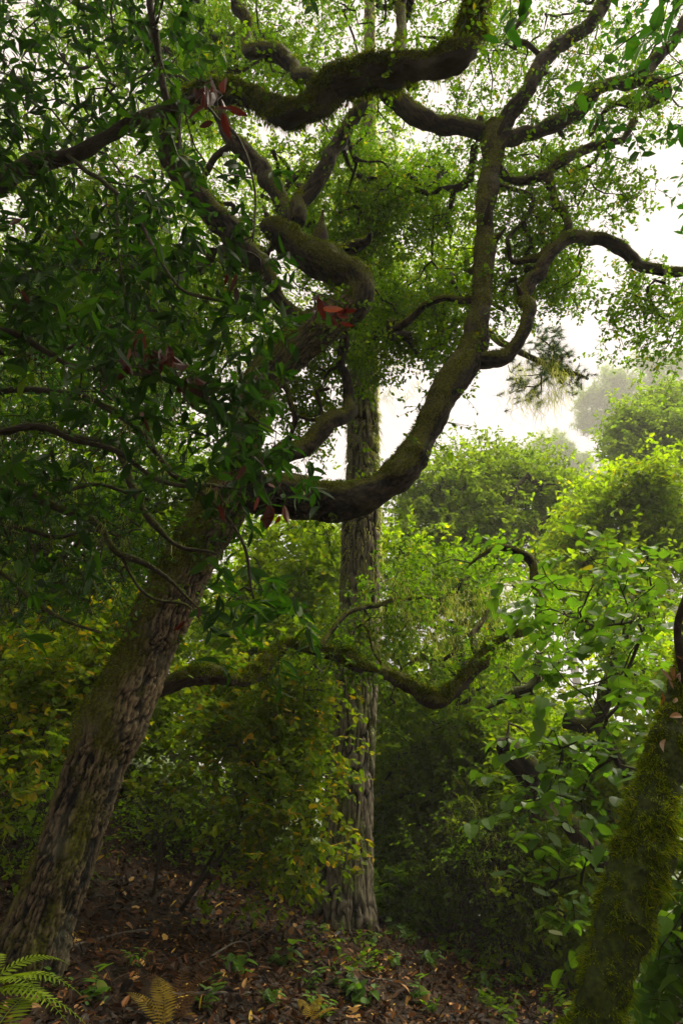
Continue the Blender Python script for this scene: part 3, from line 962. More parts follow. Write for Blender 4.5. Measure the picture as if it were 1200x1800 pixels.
# ------------------------------------------------------------------ near broad-leaved tree, upper left
def near_broadleaf():
    base = np.array([-3.0, 2.4, ground_h(-3.0, 2.4)])
    root = thing('broadleaf_tree', 'near tree with long dark glossy leaves, drooping red dead leaves and a bare bough', 'tree', base)
    m = MB()
    bp = np.vstack([base, base + [0.0, .1, 1.4], base + [.1, .1, 2.8], P(-60, 330, 2.9)])
    pp0, rr0 = resample(bp, [.14, .12, .11, .08], .06)
    tube(m, pp0, rr0, 24, disp_oak(.01, 18, 7, .06), .3, seed=60)
    m.build('trunk', M['oakbark'], root, True)
    sk = [pp0]
    def lb(tr, sd, moss=.2):
        m = MB()
        pp, rr = limb(m, tr, None, moss, .03, .008, seed=sd, jitter=.03, smin=8)
        m.build('bough', M['branchbark'], root, True)
        sk.append(pp[::3])
    lb([(-60, 330, 2.9, 38), (0, 312, 2.9, 36), (60, 284, 2.9, 30), (110, 272, 2.9, 27), (160, 254, 2.9, 24), (200, 235, 2.9, 22), (250, 203, 2.9, 20), (305, 186, 2.9, 16), (355, 170, 2.9, 9)], 61)
    lb([(300, 190, 2.9, 14), (288, 150, 2.85, 14), (280, 80, 2.8, 14), (268, 10, 2.7, 13), (262, -60, 2.7, 12), (200, -200, 2.6, 11), (60, -260, 2.6, 10)], 62)
    lb([(120, 270, 2.9, 8), (160, 300, 2.8, 7), (200, 330, 2.7, 7), (235, 375, 2.7, 6), (260, 420, 2.65, 6), (300, 480, 2.6, 6), (330, 510, 2.6, 5), (400, 530, 2.6, 4)], 63)
    lb([(355, 172, 2.9, 6), (385, 210, 2.85, 6), (420, 250, 2.8, 6), (437, 300, 2.8, 5), (443, 370, 2.8, 4), (440, 420, 2.8, 3)], 64)
    lb([(200, 330, 2.7, 5), (205, 400, 2.7, 5), (212, 450, 2.7, 4), (225, 520, 2.7, 4)], 65)
    lb([(-80, 560, 2.9, 16), (20, 590, 2.8, 12), (120, 640, 2.8, 10), (210, 650, 2.8, 8), (300, 670, 2.8, 6), (380, 690, 2.8, 5), (450, 740, 2.8, 4)], 66)
    lb([(-80, 780, 2.9, 14), (50, 752, 2.8, 12), (130, 775, 2.8, 11), (200, 790, 2.8, 10), (270, 840, 2.8, 7), (350, 870, 2.8, 6), (420, 950, 2.8, 5), (450, 1050, 2.8, 4)], 67)
    s = np.vstack(sk)
    def leafy(tg, k, L, nl, ln, spread, lf, tw, wr=.34, kind='lance', dr=.5):
        b = np.repeat(tg, k, 0) + rng.normal(size=(len(tg) * k, 3)) * spread
        sprays(lf, tw, b, rng.normal(size=b.shape) + np.array([0, 0, -.15]), ln, nl, L, wr, kind, droop=dr, flat=.35, r0=.002, clump=.35)
    tg = region([(170, 80, 230, 130, 2.4, 3.4, 46), (60, 350, 110, 150, 2.5, 3.4, 22), (250, 420, 160, 110, 2.4, 3.2, 17), (430, 660, 70, 90, 2.7, 3.1, 12), (430, 800, 80, 60, 2.7, 3.1, 9),
                 (400, 1040, 60, 50, 2.8, 3.2, 5), (240, 640, 150, 70, 2.5, 3.2, 12), (90, 520, 100, 90, 2.5, 3.3, 12), (330, 330, 90, 60, 2.5, 3.1, 6), (470, 480, 40, 30, 2.6, 2.9, 3), (120, 850, 130, 60, 2.7, 3.4, 5),
                 (200, -250, 500, 200, 1.5, 3.5, 70), (90, 1020, 90, 50, 2.6, 3.2, 3)], True)
    dd_ = [(352, 145, 9, .95), (385, 185, 9, .95), (560, 525, 9, .7), (590, 545, 7, .65), (285, 620, 12, .75), (225, 640, 9, .65), (330, 660, 10, .65), (475, 890, 9, .6), (250, 600, 7, .6), (260, 745, 3, .5), (410, 495, 3, .6), (375, 860, 4, .5),
           (190, 660, 3, .5), (60, 510, 3, .45), (130, 420, 2, .5), (35, 380, 2, .5), (345, 1075, 3, .5), (440, 800, 3, .5)]
    dc = [P(a_, b_, 2.62) for a_, b_, _, _ in dd_]; dn_ = [q_[2] for q_ in dd_]; ds_ = [q_[3] for q_ in dd_]
    br, nd = grow(s, np.vstack([tg, np.array(dc)]), .09, .17)
    branches(root, 'branchbark', br, .0024, .42, .02)
    lf, tw = MB(), MB()
    leafy(tg, 5, .086, 6, .14, .12, lf, tw)
    lf.build('foliage', M['glossyleaf'], root)
    tw.build('twigs', M['twig'], root)
    # drooping dead leaf clusters
    lf = MB()
    for c, n, s_ in zip(dc, dn_, ds_):
        cc = np.repeat(c[None], n, 0) + rng.normal(size=(n, 3)) * .03
        dd = rdir(n) * .6 + np.array([.08, 0, -.6])
        add_leaves(lf, cc, dd, rdir(n), .16 * s_ * rng.uniform(.55, 1.15, n), rng.uniform(.26, .36, n), 'lance')
    lf.build('dead_leaves', M['deadleaf'], root)


near_broadleaf()

# ------------------------------------------------------------------ thin twiggy tree at left
def twiggy_tree():
    base = np.array([-3.5, 4.2, ground_h(-3.5, 4.2)])
    root = thing('twiggy_tree', 'slender tree of thin crooked bare branches in front of the leaning trunk at left', 'tree', base)
    m = MB()
    top = P(-80, 700, 4.0)
    pp, rr = resample(np.vstack([base, base + [.1, 0, 1.2], base + [-.05, -.1, 2.2], top, top + [0, 0, 1.5]]), [.09, .08, .07, .05, .03], .06)
    tube(m, pp, rr, 20, disp_small, .5, seed=5)
    m.build('trunk', M['branchbark'], root, True)
    m = MB()
    sk = [pp]
    for k, tr in enumerate([
        [(-60, 700, 4, 14), (40, 692, 3.9, 13), (150, 705, 3.8, 12), (230, 745, 3.8, 12), (300, 830, 3.8, 9), (385, 850, 3.9, 6)],
        [(-60, 770, 4, 16), (60, 750, 3.9, 15), (130, 772, 3.9, 14), (200, 790, 3.9, 13), (230, 850, 3.9, 11), (262, 915, 3.9, 10), (305, 965, 3.9, 8), (380, 980, 3.9, 5)],
        [(-60, 810, 4, 16), (20, 845, 3.9, 15), (70, 878, 3.9, 14), (130, 905, 3.9, 14), (175, 930, 3.9, 12), (210, 968, 3.9, 10), (290, 1005, 3.9, 7), (350, 1070, 3.9, 5)],
        [(207, 970, 3.9, 7), (225, 1010, 3.9, 6), (260, 1050, 3.9, 5), (330, 1065, 3.9, 4), (370, 1120, 3.9, 3)],
        [(-60, 960, 4, 10), (10, 1010, 3.9, 8), (50, 1045, 3.9, 7), (110, 1085, 3.9, 6), (180, 1110, 3.9, 4)],
        [(70, 878, 3.9, 8), (130, 862, 4.1, 7), (190, 858, 4.2, 6), (260, 880, 4.3, 5)],
        [(-60, 930, 4.1, 9), (40, 930, 4.1, 8), (100, 945, 4.1, 6), (160, 925, 4.2, 5), (220, 940, 4.3, 4)],
        [(-60, 610, 4.1, 12), (60, 620, 4.1, 10), (140, 600, 4.2, 8), (220, 560, 4.3, 6), (260, 500, 4.4, 4)]]):
        a, _ = limb(m, tr, None, .35, .03, .008, seed=70 + k, jitter=.05, smin=7)
        sk.append(a[::3])
    m.build('bough', M['branchbark'], root, True)
    tg = region([(120, 780, 220, 160, 3.6, 5, 130), (100, 960, 180, 120, 3.8, 5.2, 80), (120, 600, 200, 140, 3.8, 5.5, 90)])
    br, nd = grow(np.vstack(sk), tg, .09, .2)
    branches(root, 'branchbark', br, .0028, .42, .02, .2)
    lf, tw = MB(), MB()
    b = np.repeat(tg, 3, 0) + rng.normal(size=(len(tg) * 3, 3)) * .08
    sprays(lf, tw, b, rng.normal(size=b.shape), .2, 7, .045, .4, droop=.3)
    lf.build('foliage', M['darkleaf'], root)
    tw.build('twigs', M['twig'], root)
    m = MB()
    clump_strands(m, nd[rng.choice(len(nd), 260)], 9, .10, .025, .004)
    m.build('hanging_lichen', M['lichen'], root)


twiggy_tree()

# ------------------------------------------------------------------ generic background tree
def bg_tree(name, label, cat, bx, Y, trunk_w, fork, reg, leaf, mat, k=8, nl=9, wr=.55, spread=.3, tlen=.4, lichen=0, group=None, tipr=.008, kind='small', needle=None, bark='branchbark', step=.35, trunk_extra=None, lich_l=.4, lich_w=.01):
    base = np.array([bx, Y, float(ground_h(bx, Y)) - .1])
    root = thing(name, label, cat, base, group)
    m = MB()
    top = P(*fork)
    mid = base * .5 + top * .5 + np.array([rng.uniform(-.012, .012) * np.linalg.norm(top - base), rng.uniform(-.3, .3), 0])
    pp, rr = resample(np.vstack([base - [0, 0, .2], base + (mid - base) * .15, mid, top]), [trunk_w * .62, trunk_w * .5, trunk_w * .4, trunk_w * .3], .2)
    tube(m, pp, rr, 20, disp_oak(.02, 10, 3, .08), .35, seed=int(abs(bx) * 10) % 90)
    sk = [pp[len(pp) // 3:]]
    for tr in (trunk_extra or []):
        a, _ = limb(m, tr, disp_oak(.02, 10, 3, .08), .5, .08, .03, seed=3, jitter=.05)
        sk.append(a)
    m.build('trunk', M[bark], root, True)
    tg = region(reg)
    br, nd = grow(np.vstack(sk), tg, step, .14)
    branches(root, 'branchbark', br, tipr, .45, trunk_w * .25, .3)
    lf, tw = MB(), MB()
    b = np.repeat(tg, k, 0) + rng.normal(size=(len(tg) * k, 3)) * spread
    d = rng.normal(size=b.shape) + np.array([0, 0, .15])
    if needle:
        needle_tufts(lf, b, d, needle[0], needle[1], needle[2])
        lf.build('needles', M[mat], root)
    else:
        h_ = len(b) // 3
        sprays(lf, tw, b[:h_], d[:h_], tlen, nl, leaf, wr, kind, droop=.2, flat=.45, r0=tipr * .4)
        sprays(lf, None, b[h_:], d[h_:], tlen, nl, leaf, wr, kind, droop=.2, flat=.45)
        lf.build('foliage', M[mat], root)
        tw.build('twigs', M['twig'], root)
    if lichen:
        m = MB()
        clump_strands(m, nd[rng.choice(len(nd), lichen)], 9, lich_l, .06, lich_w)
        m.build('hanging_lichen', M['lichen'], root)
    return root


BG = 'trees beyond the pine'
bg_tree('oak_tree', 'yellow green oak crown behind the pine and between the mossy upper limbs', 'tree', .45, 13, .4, (640, 600, 13.5),
        [(560, 430, 150, 150, 11.5, 15, 150), (730, 470, 110, 130, 11, 14, 110), (400, 350, 110, 120, 11, 14, 60), (640, 270, 110, 70, 12, 15, 16), (400, 550, 80, 60, 12, 14, 40)], 0.080, 'limeleaf', 8, 8, spread=.28, tlen=.35, lichen=60)
bg_tree('oak_tree', 'bright lime leaved tree low behind the fork of the leaning oak', 'tree', -1.4, 12, .22, (500, 1060, 12.5),
        [(500, 990, 110, 70, 11, 14, 190), (470, 1080, 110, 60, 10.5, 13, 110), (560, 920, 60, 40, 11, 13, 30), (720, 1000, 60, 60, 11, 13, 40)], 0.102, 'limeleaf', 7, 8, spread=.22, tlen=.3)
bg_tree('oak_tree', 'rounded hazy oak with hanging lichen under the open sky right of the pine', 'tree', 4.2, 19, .5, (860, 1000, 19),
        [(770, 822, 8, 12, 19, 20, 6), (852, 802, 14, 8, 19, 20, 9), (700, 858, 10, 12, 18, 20, 6), (905, 822, 10, 10, 19, 20, 6), (985, 862, 14, 10, 18, 20, 8), (735, 880, 28, 26, 18, 20, 34), (775, 855, 30, 24, 18, 21, 40), (835, 830, 32, 22, 18, 21, 46), (850, 870, 50, 20, 18, 20, 46), (800, 905, 60, 22, 17.5, 20, 60), (895, 850, 30, 24, 18, 20, 34), (930, 830, 26, 18, 18.5, 21, 24), (960, 860, 34, 20, 18.5, 21, 34), (900, 905, 50, 22, 17.5, 20, 46), (740, 950, 50, 24, 17.5, 20, 46), (830, 960, 60, 26, 17.5, 20, 60), (990, 900, 36, 22, 18, 20, 36), (960, 960, 60, 24, 17.5, 20, 46)], 0.123, 'farleaf', 9, 9, spread=.4, tlen=.5, lichen=260, lich_l=.8, lich_w=.02,
        trunk_extra=[[(860, 1010, 19, 20), (846, 950, 18.5, 16), (872, 900, 18, 13), (900, 866, 18, 9), (925, 835, 18, 5)], [(850, 960, 18.5, 13), (812, 905, 18, 10), (790, 862, 18, 7), (772, 838, 18, 4)], [(866, 990, 18, 12), (930, 940, 17.6, 9), (975, 895, 17.6, 6)]])
bg_tree('oak_tree', 'dense dark green round crowned oak standing above the canopy at far right', 'tree', 16, 28, .6, (1150, 820, 28),
        [(1120, 735, 32, 18, 27, 30, 40), (1175, 705, 34, 20, 27, 30, 46), (1095, 772, 30, 16, 27, 29, 34), (1150, 765, 46, 20, 26, 29, 60), (1195, 760, 40, 26, 26, 29, 50), (1110, 808, 34, 12, 26, 29, 26), (1175, 810, 40, 14, 26, 29, 30)], 0.160, 'farleaf', 9, 9, spread=.5, tlen=.6, tipr=.015, step=.6)
bg_tree('oak_tree', 'sunlit green oak filling the right edge beneath the round crowned one', 'tree', 8.2, 14, .4, (1120, 1000, 14),
        [(1040, 900, 40, 26, 13, 15, 40), (1090, 870, 36, 24, 13, 15, 40), (1170, 850, 44, 30, 12.5, 15, 60), (1130, 920, 60, 26, 12.5, 15, 70), (1020, 960, 60, 26, 12.5, 15, 60), (1185, 940, 40, 34, 12, 15, 50), (1100, 985, 70, 26, 12, 14.5, 70), (1000, 1030, 70, 26, 11.5, 14.5, 60), (1110, 1050, 90, 30, 11.5, 14, 80)], 0.109, 'limeleaf', 8, 8, spread=.3, tlen=.4, lichen=60)
bg_tree('oak_tree', 'tangled lichen hung oak behind the arching low limb', 'tree', 2.4, 11, .3, (800, 1120, 11),
        [(780, 1020, 110, 60, 9.5, 12.5, 60), (720, 1120, 80, 110, 9.5, 12, 60), (860, 1080, 90, 80, 9.5, 12, 50), (760, 1230, 110, 60, 9.5, 11.5, 30), (900, 1200, 60, 60, 10, 12, 20)], 0.072, 'shrubleaf', 7, 8, spread=.2, tlen=.3, lichen=420, lich_l=.35, lich_w=.007)
bg_tree('oak_tree', 'leafy green tree behind the leaning trunk at the left edge', 'tree', -5.2, 9.5, .3, (120, 1000, 9.5),
        [(130, 950, 190, 110, 8.5, 11.5, 260), (300, 900, 90, 100, 9, 12, 110), (60, 780, 140, 120, 8.5, 11.5, 160), (330, 780, 70, 70, 9, 12, 36)], 0.080, 'shrubleaf', 8, 8, spread=.22, tlen=.3)
bg_tree('oak_tree', 'fine leaved tree against the sky at the upper left corner', 'tree', -8, 12, .4, (0, 560, 12.5),
        [(120, 380, 260, 260, 10.5, 14, 240), (200, 80, 330, 160, 10, 14, 170), (150, 640, 190, 120, 10.5, 14, 160)], 0.080, 'shrubleaf', 8, 8, spread=.3, tlen=.4)
# misty trees far off
def flat_crown(cells, d, n):
    return [(cx, cy, rx, ry, d - 5, d + 5, n) for cx, cy, rx, ry in cells]


bg_tree('misty_pine', 'pale misty pine with two bare trunks and layered crown at the far right', 'tree', 88, 172, 3.2, (1120, 780, 172),
        flat_crown([(1175, 640, 50, 11), (1110, 668, 52, 12), (1195, 690, 44, 12), (1062, 700, 40, 11), (1135, 718, 50, 10), (1035, 742, 26, 9), (1085, 756, 40, 9), (1150, 770, 40, 8)], 172, 34), .3, 'farleaf', 9, 0, spread=1.5, needle=(2.0, 24, .17), tipr=.1, step=4,
        trunk_extra=[[(1116, 900, 170, 15), (1106, 840, 170, 13), (1112, 780, 170, 10), (1130, 720, 170, 7)], [(1130, 900, 170, 11), (1142, 830, 170, 9), (1160, 730, 170, 6)]])
bg_tree('misty_pine', 'low misty pine top rising behind the hazy oak', 'tree', 60, 176, 2.4, (960, 850, 176),
        flat_crown([(960, 792, 50, 14), (930, 812, 50, 14), (990, 815, 44, 12), (900, 835, 36, 10), (1030, 850, 50, 16)], 176, 50), .3, 'farleaf', 9, 0, spread=1.5, needle=(2.0, 24, .17), tipr=.1, step=4)
bg_tree('misty_pine', 'pale misty treetop seen high between the upper limbs', 'tree', 1.35, 34, .4, (645, 420, 34),
        [(655, 290, 30, 30, 32, 36, 60), (680, 330, 50, 30, 32, 36, 70), (630, 350, 50, 30, 32, 36, 50)], .2, 'farleaf', 9, 0, spread=.5, needle=(.4, 26, .03), tipr=.025, step=.8)
bg_tree('misty_pine', 'faint leaning lichen covered tree in the sky gap behind the twigs at left', 'tree', -6.5, 16, .34, (330, 540, 16),
        [(300, 600, 60, 50, 15, 17, 26), (350, 520, 50, 40, 15, 17, 20)], .1, 'farleaf', 7, 8, spread=.3, tlen=.4, lichen=50, trunk_extra=[[(255, 760, 16, 20), (290, 640, 16, 26), (320, 550, 16, 30), (345, 470, 16, 22)]])

def shade_trees():  # unseen trees added beside and behind the camera to block light
    base = np.array([-9.0, -2.0, float(ground_h(-9.0, -2.0))])
    lab = 'unseen tall leafy tree added to shade the scene from beside or behind the viewer'
    root = thing('shade_tree', lab, 'tree', base, 'unseen trees added for shade around the viewer')
    m = MB()
    pp, rr = resample(base + np.array([[0, 0, -.3], [.1, 0, 2], [.3, .2, 5], [.2, .1, 9]]), [.3, .25, .2, .08], .2)
    tube(m, pp, rr, 18, disp_oak(.02, 10, 3, .08), .4, seed=8)
    m.build('trunk', M['oakbark'], root, True)
    a = rdir(330) * (rng.random((330, 1)) ** .33) * np.array([3.6, 3.6, 4.4])
    tg = base + np.array([0, 0, 6.2]) + a
    br, nd = grow(pp[len(pp) // 3:], tg, .5, .12)
    branches(root, 'branchbark', br, .012, .45, .07, .2)
    lf = MB()
    b = np.repeat(tg, 7, 0) + rng.normal(size=(len(tg) * 7, 3)) * .35
    sprays(lf, None, b, rng.normal(size=b.shape), .5, 8, .13, .55)
    lf.build('foliage', M['shrubleaf'], root)
    for k, (x, y) in enumerate([(-9.5, 4.5), (10.5, -1.0), (1.5, -8)]):
        dup(root, (x, y, float(ground_h(x, y))), k * 1.9, 1.0 + .06 * (k % 4), lab, 'unseen trees added for shade around the viewer')


shade_trees()

# dark dead trunks at right
bg_tree('dead_tree', 'short dark broken trunk leaning left among the shrubs at right', 'tree', 3.7, 7.6, .28, (890, 1312, 7.2),
        [(900, 1290, 40, 20, 7.0, 7.6, 4)], .05, 'shrubleaf', 3, 6, spread=.1, tlen=.2, lichen=10, lich_l=.15, lich_w=.005,
        trunk_extra=[[(955, 1440, 7.3, 62), (940, 1390, 7.3, 56), (915, 1350, 7.25, 46), (893, 1318, 7.2, 40), (884, 1306, 7.2, 30)]])
bg_tree('dead_tree', 'narrow dark trunk close behind the left side of the pine', 'tree', -.55, 9.3, .26, (560, 1180, 9.5),
        [(550, 1150, 60, 40, 9, 10, 14)], .06, 'shrubleaf', 4, 6, spread=.15, tlen=.2)
bg_tree('mossy_tree', 'grey mossy tree with an elbow bend against the bright gap at right', 'tree', 4.6, 8.2, .2, (1045, 1270, 8),
        [(1020, 1130, 90, 70, 7.5, 9, 50), (1110, 1130, 70, 70, 7.5, 9, 40)], .055, 'shrubleaf', 5, 8, spread=.16, tlen=.25, lichen=40, lich_l=.2, lich_w=.006,
        trunk_extra=[[(990, 1268, 8, 26), (1030, 1276, 8, 28), (1052, 1250, 8, 26), (1062, 1215, 8, 26), (1080, 1190, 8, 22), (1100, 1120, 8, 16), (1110, 1050, 8, 10)],
                     [(840, 1250, 9, 5), (870, 1236, 9, 10), (900, 1222, 9, 17), (930, 1214, 9, 20), (948, 1190, 9, 18), (950, 1150, 9, 14)]])

# ------------------------------------------------------------------ shrubs
def shrub(name, label, bx, Y, reg, leaf, mat, k=5, nl=9, wr=.75, kind='small', spread=.15, tlen=.26, flat=.6, tipr=.003, nst=5, lichen=0, group=None, deadtwig=0, cat='shrub', step=.1, clump=0.):
    base = np.array([bx, Y, float(ground_h(bx, Y)) - .03])
    root = thing(name, label, cat, base, group)
    tg = region(reg)
    sk = []
    m = MB()
    cen = tg.mean(0)
    for i in range(nst):
        t = tg[rng.integers(len(tg))]
        b0 = base + rng.normal(size=3) * [.12, .12, 0]
        top = b0 + (t - b0) * .6
        md = (b0 + top) / 2 + rng.normal(size=3) * .08 + [0, 0, .15]
        pp, rr = resample(np.vstack([b0, md, top]), [tipr * 6, tipr * 4.5, tipr * 3], .08)
        tube(m, pp, rr, 7, None, .2, cap=False)
        sk.append(pp)
    m.build('stems', M['branchbark'], root, True)
    br, nd = grow(np.vstack(sk), tg, step, .12)
    branches(root, 'branchbark', br, tipr, .36, tipr * 5, .1)
    lf, tw = MB(), MB()
    b = np.repeat(tg, k, 0) + rng.normal(size=(len(tg) * k, 3)) * spread
    sprays(lf, tw, b, rng.normal(size=b.shape) * [1, 1, .6], tlen, nl, leaf, wr, kind, droop=.25, flat=flat, r0=tipr * .6, clump=clump)
    lf.build('foliage', M[mat], root)
    if deadtwig:
        T = deadtwig
        bb = tg[rng.integers(len(tg), size=T)] + rng.normal(size=(T, 3)) * spread
        dd = rdir(T); s = np.linspace(0, 1, 6); sd = rdir(T)
        ln = rng.uniform(.2, .6, T)
        nod = bb[:, None] + dd[:, None] * (ln[:, None] * s)[..., None] + sd[:, None] * (.3 * ln[:, None] * s * s)[..., None]
        nod[:, :, 2] -= (ln[:, None] * s * s) * .5
        thin_tubes(tw, nod, .002, .001)
    tw.build('twigs', M['twig'], root)
    if lichen:
        m = MB()
        clump_strands(m, tg[rng.integers(len(tg), size=lichen)] + rng.normal(size=(lichen, 3)) * spread, 10, .3, .05, .005)
        m.build('hanging_lichen', M['lichen'], root)
    return root


shrub('hazel_shrub', 'arching hazel with small round yellow and green leaves between the leaning oak and the pine', -1.5, 7.0,
      [(400, 1190, 90, 34, 6.5, 7.6, 34), (520, 1220, 80, 44, 6.8, 8, 44), (370, 1270, 70, 26, 6.4, 7.4, 20), (470, 1290, 90, 30, 6.6, 7.6, 32), (545, 1340, 60, 34, 6.8, 7.8, 26), (440, 1370, 90, 26, 6.3, 7.4, 22), (530, 1420, 70, 30, 6.4, 7.4, 20), (450, 1450, 60, 26, 6.2, 7.2, 10), (500, 1510, 50, 34, 6.4, 7.4, 9), (560, 1500, 40, 40, 6.8, 7.8, 9), (430, 1570, 40, 30, 6.3, 7, 4), (300, 1370, 50, 22, 6, 6.5, 7)],
      .062, 'yellowleaf', 5, 8, spread=.13, tlen=.24)
shrub('hazel_shrub', 'yellowing shrub behind the leaning trunk at the left edge', -4.2, 7.0,
      [(90, 1180, 130, 70, 6.2, 7.8, 170), (230, 1090, 60, 50, 6.8, 8, 50), (40, 1270, 60, 50, 6, 7, 30), (60, 1400, 50, 60, 5.5, 6, 10)], .065, 'yellowleaf', 5, 8, spread=.14, tlen=.26)
shrub('hazel_shrub', 'broad round leaved hazel with arching sprays just left of the shaggy trunk', 2.3, 4.2,
      [(1010, 1000, 120, 50, 3.8, 4.6, 10), (1080, 1090, 90, 60, 3.6, 4.6, 11), (960, 1050, 60, 50, 3.9, 4.6, 5), (1040, 1200, 90, 70, 3.6, 4.4, 10), (1020, 1330, 90, 60, 3.5, 4.3, 10), (960, 1440, 80, 50, 3.5, 4.2, 10), (1000, 1530, 60, 50, 3.5, 4.1, 6), (910, 1330, 50, 50, 3.8, 4.4, 3), (1140, 980, 60, 50, 3.5, 4.4, 5)],
      .072, 'hazelleaf', 2, 7, .78, 'round', .10, .28, .85, nst=7)
shrub('hazel_shrub', 'low broad leaved sprig cluster behind the foot of the shaggy trunk', 3.0, 3.8,
      [(1190, 1700, 40, 90, 3.4, 4.2, 22), (1240, 1500, 40, 150, 3.4, 4.4, 26)], .085, 'hazelleaf', 3, 7, .75, 'round', .12, .25, .7)
shrub('green_shrub', 'bright green understorey bush right behind the pine trunk', 1.6, 11,
 [(740, 1290, 100, 80, 10, 12, 130), (850, 1290, 100, 80, 10, 12, 130), (720, 1410, 80, 70, 10, 11.5, 120), (820, 1390, 100, 60, 9.8, 11.5, 120)], .095, 'limeleaf', 4, 8, spread=.26, tlen=.3, lichen=40)
shrub('green_shrub', 'leafy bush at the right foot of the pine', 1.3, 9.6,
      [(700, 1500, 50, 60, 9.3, 10.2, 45), (740, 1590, 50, 40, 9.2, 10, 26), (690, 1580, 30, 50, 9, 9.6, 16)], .075, 'shrubleaf', 5, 8, .6, 'small', .16, .28)
shrub('brush_thicket', 'dark brush heap of dead twigs hung with pale lichen right of the pine', 2.6, 8.6,
      [(860, 1560, 90, 110, 8, 9.4, 120), (800, 1500, 60, 80, 8.4, 9.6, 60), (920, 1640, 50, 60, 7.6, 8.6, 40), (840, 1430, 70, 50, 8.6, 9.6, 50), (900, 1500, 60, 60, 7.8, 8.8, 40)], .045, 'shrubleaf', 3, 7, .6, spread=.16, tlen=.25, lichen=110, deadtwig=2600)
shrub('brush_thicket', 'shadowy brush and dead stems under the hazel on the bank', -2.9, 8.8,
      [(330, 1420, 140, 70, 8, 10, 130), (250, 1500, 110, 40, 8, 9.5, 60), (450, 1440, 110, 90, 8.5, 10, 90), (520, 1540, 60, 50, 8.6, 9.6, 40)], .05, 'shrubleaf', 4, 7, .6, spread=.2, tlen=.3, deadtwig=2600)
shrub('brush_thicket', 'dark twiggy undergrowth at the far left behind the leaning trunk', -4.8, 6.8,
      [(40, 1420, 100, 110, 6.2, 8, 110), (100, 1050, 140, 70, 7.5, 9, 80), (10, 1550, 60, 80, 6, 7, 30)], .05, 'shrubleaf', 4, 7, .6, spread=.2, tlen=.3, deadtwig=2000, lichen=20)
shrub('green_shrub', 'green hazel screen behind the bent grey tree at right', 4.6, 9.5,
      [(960, 1330, 90, 70, 8.6, 10.5, 100), (1080, 1350, 100, 90, 8.4, 10.5, 110), (1160, 1200, 70, 90, 8.4, 10.5, 60), (930, 1450, 80, 70, 8.4, 10, 70), (1050, 1480, 90, 80, 8, 10, 80), (1000, 1620, 90, 70, 7.4, 9, 60)], .085, 'limeleaf', 6, 8, spread=.2, tlen=.3)
shrub('green_shrub', 'mid green bush filling the gap between the pine and the arching hazel', -.6, 10.5,
      [(540, 1180, 90, 70, 10, 12, 110), (540, 1290, 80, 60, 9.8, 11.5, 80), (420, 1150, 100, 50, 10, 12, 90), (300, 1250, 80, 60, 9, 11, 60)], .085, 'limeleaf', 6, 8, spread=.2, tlen=.3)

for args in [
    ('green_shrub', 'far sunlit bush seen under the arching limb right of the pine', 3.4, 15, [(800, 1200, 150, 90, 14, 17, 260), (900, 1330, 130, 90, 13, 16, 220), (720, 1340, 80, 110, 13, 16, 160)]),
    ('green_shrub', 'far sunlit bush seen between the leaning trunk and the pine', -2.2, 14, [(450, 1120, 160, 80, 13, 16, 220), (480, 1260, 130, 90, 12.5, 15, 200)]),
    ('green_shrub', 'low bush in the dark hollow behind the brush heap', 2.0, 12, [(740, 1490, 110, 70, 11, 13, 160), (850, 1500, 90, 60, 11, 13, 120), (700, 1560, 60, 40, 10.8, 12, 60)]),
    ('green_shrub', 'far bush behind the yellowing shrub at the left edge', -7, 12, [(90, 1080, 190, 90, 11, 14, 220), (120, 1230, 190, 80, 10, 13, 200)]),
]:
    shrub(*args, .13, 'limeleaf', 7, 8, .6, spread=.32, tlen=.4, tipr=.006, step=.3)

# ------------------------------------------------------------------ ferns
def fern(label, loc, az_list, L, mat, n_pin=20, arch=.55, group='ferns on the bank'):
    root = thing('fern', label, 'fern', loc, group)
    loc = np.array(loc)
    for az, el in az_list:
        m = MB()
        d = np.array([math.cos(az) * math.cos(el), math.sin(az) * math.cos(el), math.sin(el)])
        s = np.linspace(0, 1, 24)
        pts = loc + d * (L * s)[:, None]
        pts[:, 2] -= arch * L * s ** 2.2
        tube(m, pts, np.linspace(.0028, .0008, 24), 4, None, 0, cap=False)
        t = unit(np.gradient(pts, axis=0))
        side = unit(np.cross(t, [0, 0, 1.0]))
        k = np.linspace(2, 23, n_pin)
        i = np.minimum(k.astype(int), 22)
        fr = (k - i)[:, None]
        pp = pts[i] * (1 - fr) + pts[i + 1] * fr
        ss = k / 23
        ln = L * .19 * np.clip(np.sin(np.pi * np.clip(ss * .92 + .10, 0, 1)) ** .8, .05, 1) * (1.15 - .5 * ss)
        for sg in (1, -1):
            add_leaves(m, pp, side[i] * sg + t[i] * .35 + np.array([0, 0, -.08]), np.cross(side[i], t[i]) * 1.0 + rng.normal(size=(n_pin, 3)) * .1, ln, .14, 'small')
        m.build('frond', M[mat], root)


fl = P(35, 1760, 2.9)
fern('fresh green sword fern at the bottom left corner', P(-40, 1750, 3.0), [(.12, .55), (-.25, .40), (.6, .75), (1.9, .7), (-1.2, .3), (.3, .2), (-.5, .65)], .44, 'fern')
fern('second green fern cut off by the bottom left corner', P(-35, 1860, 2.8), [(.3, .5), (-.2, .35), (1.4, .8), (.0, .6)], .46, 'fern')
def on_ground(px, py):
    """first point of the ground sheet under a photo pixel"""
    Y = np.arange(1.5, 25, .02)
    q = P(np.full(len(Y), px), np.full(len(Y), py), Y)
    h = ground_h(q[:, 0], q[:, 1])
    hit = np.nonzero(q[:, 2] < h)[0]
    i = hit[0] if len(hit) else len(Y) - 1
    return np.array([q[i, 0], q[i, 1], h[i]])


